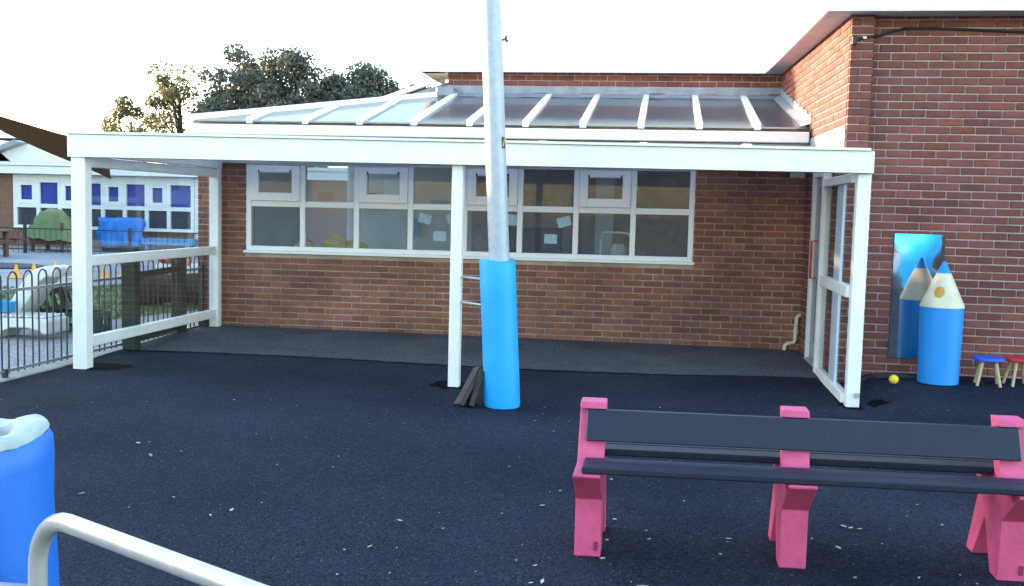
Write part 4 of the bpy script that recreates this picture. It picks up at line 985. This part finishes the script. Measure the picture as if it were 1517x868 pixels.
# ------------------------------------------------------------------ scraps on the tarmac
rnd = random.Random(21); b = B()
def scrap(x, y, s):
    n = rnd.choice((4, 5, 6)); a0 = rnd.uniform(0, 6.28); el = rnd.uniform(.35, 1); z = gz(x, y)+.006; tilt = rnd.uniform(-.25, .25)
    P = []
    for k in range(n):
        t = 6.283*k/n; r = s*rnd.uniform(.6, 1.1); u, v = r*math.cos(t), r*el*math.sin(t)
        P.append((x+u*math.cos(a0)-v*math.sin(a0), y+u*math.sin(a0)+v*math.cos(a0), z+u*tilt+s*.15))
    b.prism(P, (0, 0, .002))
for _ in range(420):
    x = rnd.uniform(-.3, 8.8); y = rnd.uniform(-10.2, -3.2)
    if rnd.random() > .35+.65*sm((x-1)/5): continue
    scrap(x, y, rnd.choice((.003, .004, .005, .006, .008, .011)))
for _ in range(46): scrap(rnd.uniform(4.2, 7.2), rnd.uniform(-8.4, -6.2), rnd.choice((.012, .016, .021)))
for _ in range(26): scrap(rnd.uniform(1.5, 5.2), rnd.uniform(-9.2, -5.5), rnd.choice((.012, .016, .020)))
for (x, y, a, L) in ((5.15, -8.05, .3, .14), (6.0, -8.1, -.2, .16), (5.0, -7.6, .8, .09), (6.4, -8.0, .5, .10)):
    b.tube([(x+L*(t-.5)*math.cos(a)-.02*math.sin(3.1*t), y+L*(t-.5)*math.sin(a)+.03*math.sin(3.1*t), gz(x, y)+.008) for t in (0, .25, .5, .75, 1)], .0028, 5)
tag(b.out('litter_scraps', 'petal', None, kind='stuff'), 'pale petals and scraps scattered over the dark tarmac', 'litter')
# ------------------------------------------------------------------ things seen through the window
def paper(x, z, w, h, a, label):
    b = B().obox((0, 0, 0), (w, .002, h), Matrix.Rotation(a, 3, 'Y')); b.map(lambda v: (v.x+x, v.y+.0445, sh(x, z)+v.z)); tag(b.out('paper_sheet', 'paper', None, org=(x, .0445, sh(x, z))), label, 'paper', 'sheets stuck inside the window')
paper(2.222, 1.375, .155, .11, .22, 'pale blue sheet stuck tilted inside the window, left of the centre post')
paper(2.56, 1.39, .14, .11, -.3, 'tilted pale blue sheet half hidden by the canopy centre post')
paper(2.406, 1.17, .155, .115, 0, 'level pale blue sheet low in the window left of the centre post')
paper(3.26, 1.385, .16, .12, .05, 'pale blue sheet in the window immediately right of the steel pole')
paper(3.89, 1.375, .16, .115, -.3, 'tilted pale blue sheet in the window right of the pole')
paper(3.737, 1.17, .15, .11, 0, 'level pale blue sheet low in the window right of the pole')
def plush(x, w, h, label, seed):
    rn = random.Random(seed); t = B()
    bm_ = bmesh.new(); bmesh.ops.create_icosphere(bm_, subdivisions=3, radius=1)
    for v in bm_.verts:
        q = v.co; k = 1+.14*math.sin(q.x*4+seed)+.10*math.sin(q.y*5+q.z*4+seed*2); v.co = Vector((q.x*w*k, q.y*.10*k, max(q.z, -.75)*h*k))
    t.add([Vector(v.co)+Vector((x, .44, sh(x, .90)+.75*h*.98)) for v in bm_.verts], [tuple(v.index for v in f.verts) for f in bm_.faces]); bm_.free()
    tag(t.out('plush_toy', 'plush', None, smooth=True, org=(x, .44, sh(x, .9))), label, 'soft toy', 'soft toys on the window board')
plush(.60, .14, .10, 'yellow soft toy behind the first window pane', 1); plush(.98, .19, .14, 'largest yellow soft toy behind the second window pane', 2); plush(1.26, .13, .11, 'brownish soft toy right of the largest one', 3)

# ------------------------------------------------------------------ what the wall mirror shows: the other end of the playground
dm = empty('blue_play_dome', (10.75, -15.6, gz(10.75, -15.6)), 'bright blue play dome seen only in the wall mirror', 'play dome')
z0 = gz(10.75, -15.6)
B().lathe((10.75, -15.6, z0), [(.28, .0), (.30, .02), (.32, .25), (.46, .55), (.55, .9), (.46, 1.3), (.30, 1.6), (.02, 1.75)], 32, 1.0, .8).out('shell', 'pad', dm, smooth=True)
B().lathe((10.75, -15.6, z0), [(.50, .0), (.50, .05), (.425, .051)], 32, 1.0, .8).out('foot_ring', 'black', dm)
def bush(x, y, r, h, seed, label):
    t = empty('round_bush', (x, y, gz(x, y)), label, 'bush', 'bushes reflected in the mirror'); rg = np.random.default_rng(seed); n = 7000
    d = rg.normal(size=(n, 3)); d /= np.linalg.norm(d, axis=1)[:, None]; pos = d*(rg.random(n)**.4)[:, None]*np.array([r, r, h*.5])+np.array([x, y, h*.5])
    a = rg.normal(size=(n, 3))*.05; q = rg.normal(size=(n, 3))*.03
    V = np.stack([pos-a, pos+q, pos+a, pos-q], 1).reshape(-1, 3); mesh('crown', V.tolist(), [tuple(range(4*i, 4*i+4)) for i in range(n)], 'leaf2', t)
    B().tube([(x, y, gz(x, y)), (x, y, h*.6)], [.05, .02], 6).out('trunk', 'bark', t)
bush(12.0, -17.4, 1.5, 3.6, 3, 'green bush right of the blue dome in the mirror'); bush(9.5, -17.6, 1.3, 3.4, 4, 'green bush left of the blue dome in the mirror')

# ------------------------------------------------------------------ classroom contents
pal = ['red', 'paper', 'pale_blue', 'pale_blue', 'cgreen', 'orange', 'cyan', 'wplastic', 'blue', 'foam']
rnd = random.Random(5)
for k in range(16):
    x = -.1+k*.41; z = rnd.uniform(1.0, 1.75); w_, h_ = rnd.uniform(.14, .32), rnd.uniform(.14, .3)
    B().box((x, 5.10, z), (x+w_, 5.115, z+h_)).out('wall_poster', pal[k % 10], cls)
def chair(x, y, a, label):
    t = empty('school_chair', (x, y, 0), label, 'chair', 'blue chairs in the classroom'); R = Matrix.Rotation(a, 3, 'Z'); f = lambda v: R @ (Vector(v))+Vector((x, y, 0))
    B().box((-.2, -.2, .43), (.2, .2, .455), .01).map(f).out('seat', 'blue', t); B().box((-.2, .18, .62), (.2, .21, .98), .03).map(f).out('backrest', 'blue', t)
    for sx in (-.17, .17):
        for sy in (-.17, .17): B().tube([(sx, sy, 0), (sx, sy, .43 if sy < 0 else .7)], .011, 6).map(f).out('leg', 'galv', t)
chair(5.0, .95, .2, 'blue chair behind the last window pane'); chair(4.15, 1.1, -.3, 'blue chair behind the panes right of the pole')
tp = empty('sink_tap', (4.35, .5, .905), 'curved white tap behind the seventh window pane', 'tap')
B().tube([(4.3, .48, sh(4.3, .90)), (4.3, .48, 1.22), (4.32, .48, 1.27), (4.38, .48, 1.28), (4.62, .48, 1.27), (4.66, .48, 1.22)], .014, 8).out('spout', 'wplastic', tp, smooth=True)
B().lathe((4.3, .48, sh(4.3, .9)), [(.04, 0), (.04, .03), (.02, .05)], 14).out('base', 'wplastic', tp)
jg = empty('plastic_jug', (4.52, .48, .92), 'pale jug beside the tap on the window board', 'jug')
B().lathe((4.52, .48, sh(4.5, .901)), [(.07, 0), (.09, .02), (.10, .14), (.07, .2), (.06, .22)], 18).out('body', 'foam', jg, smooth=True)
B().tube([(4.61, .48, 1.09), (4.66, .48, 1.07), (4.66, .48, 1.0), (4.615, .48, .97)], .01, 6).out('handle', 'foam', jg)
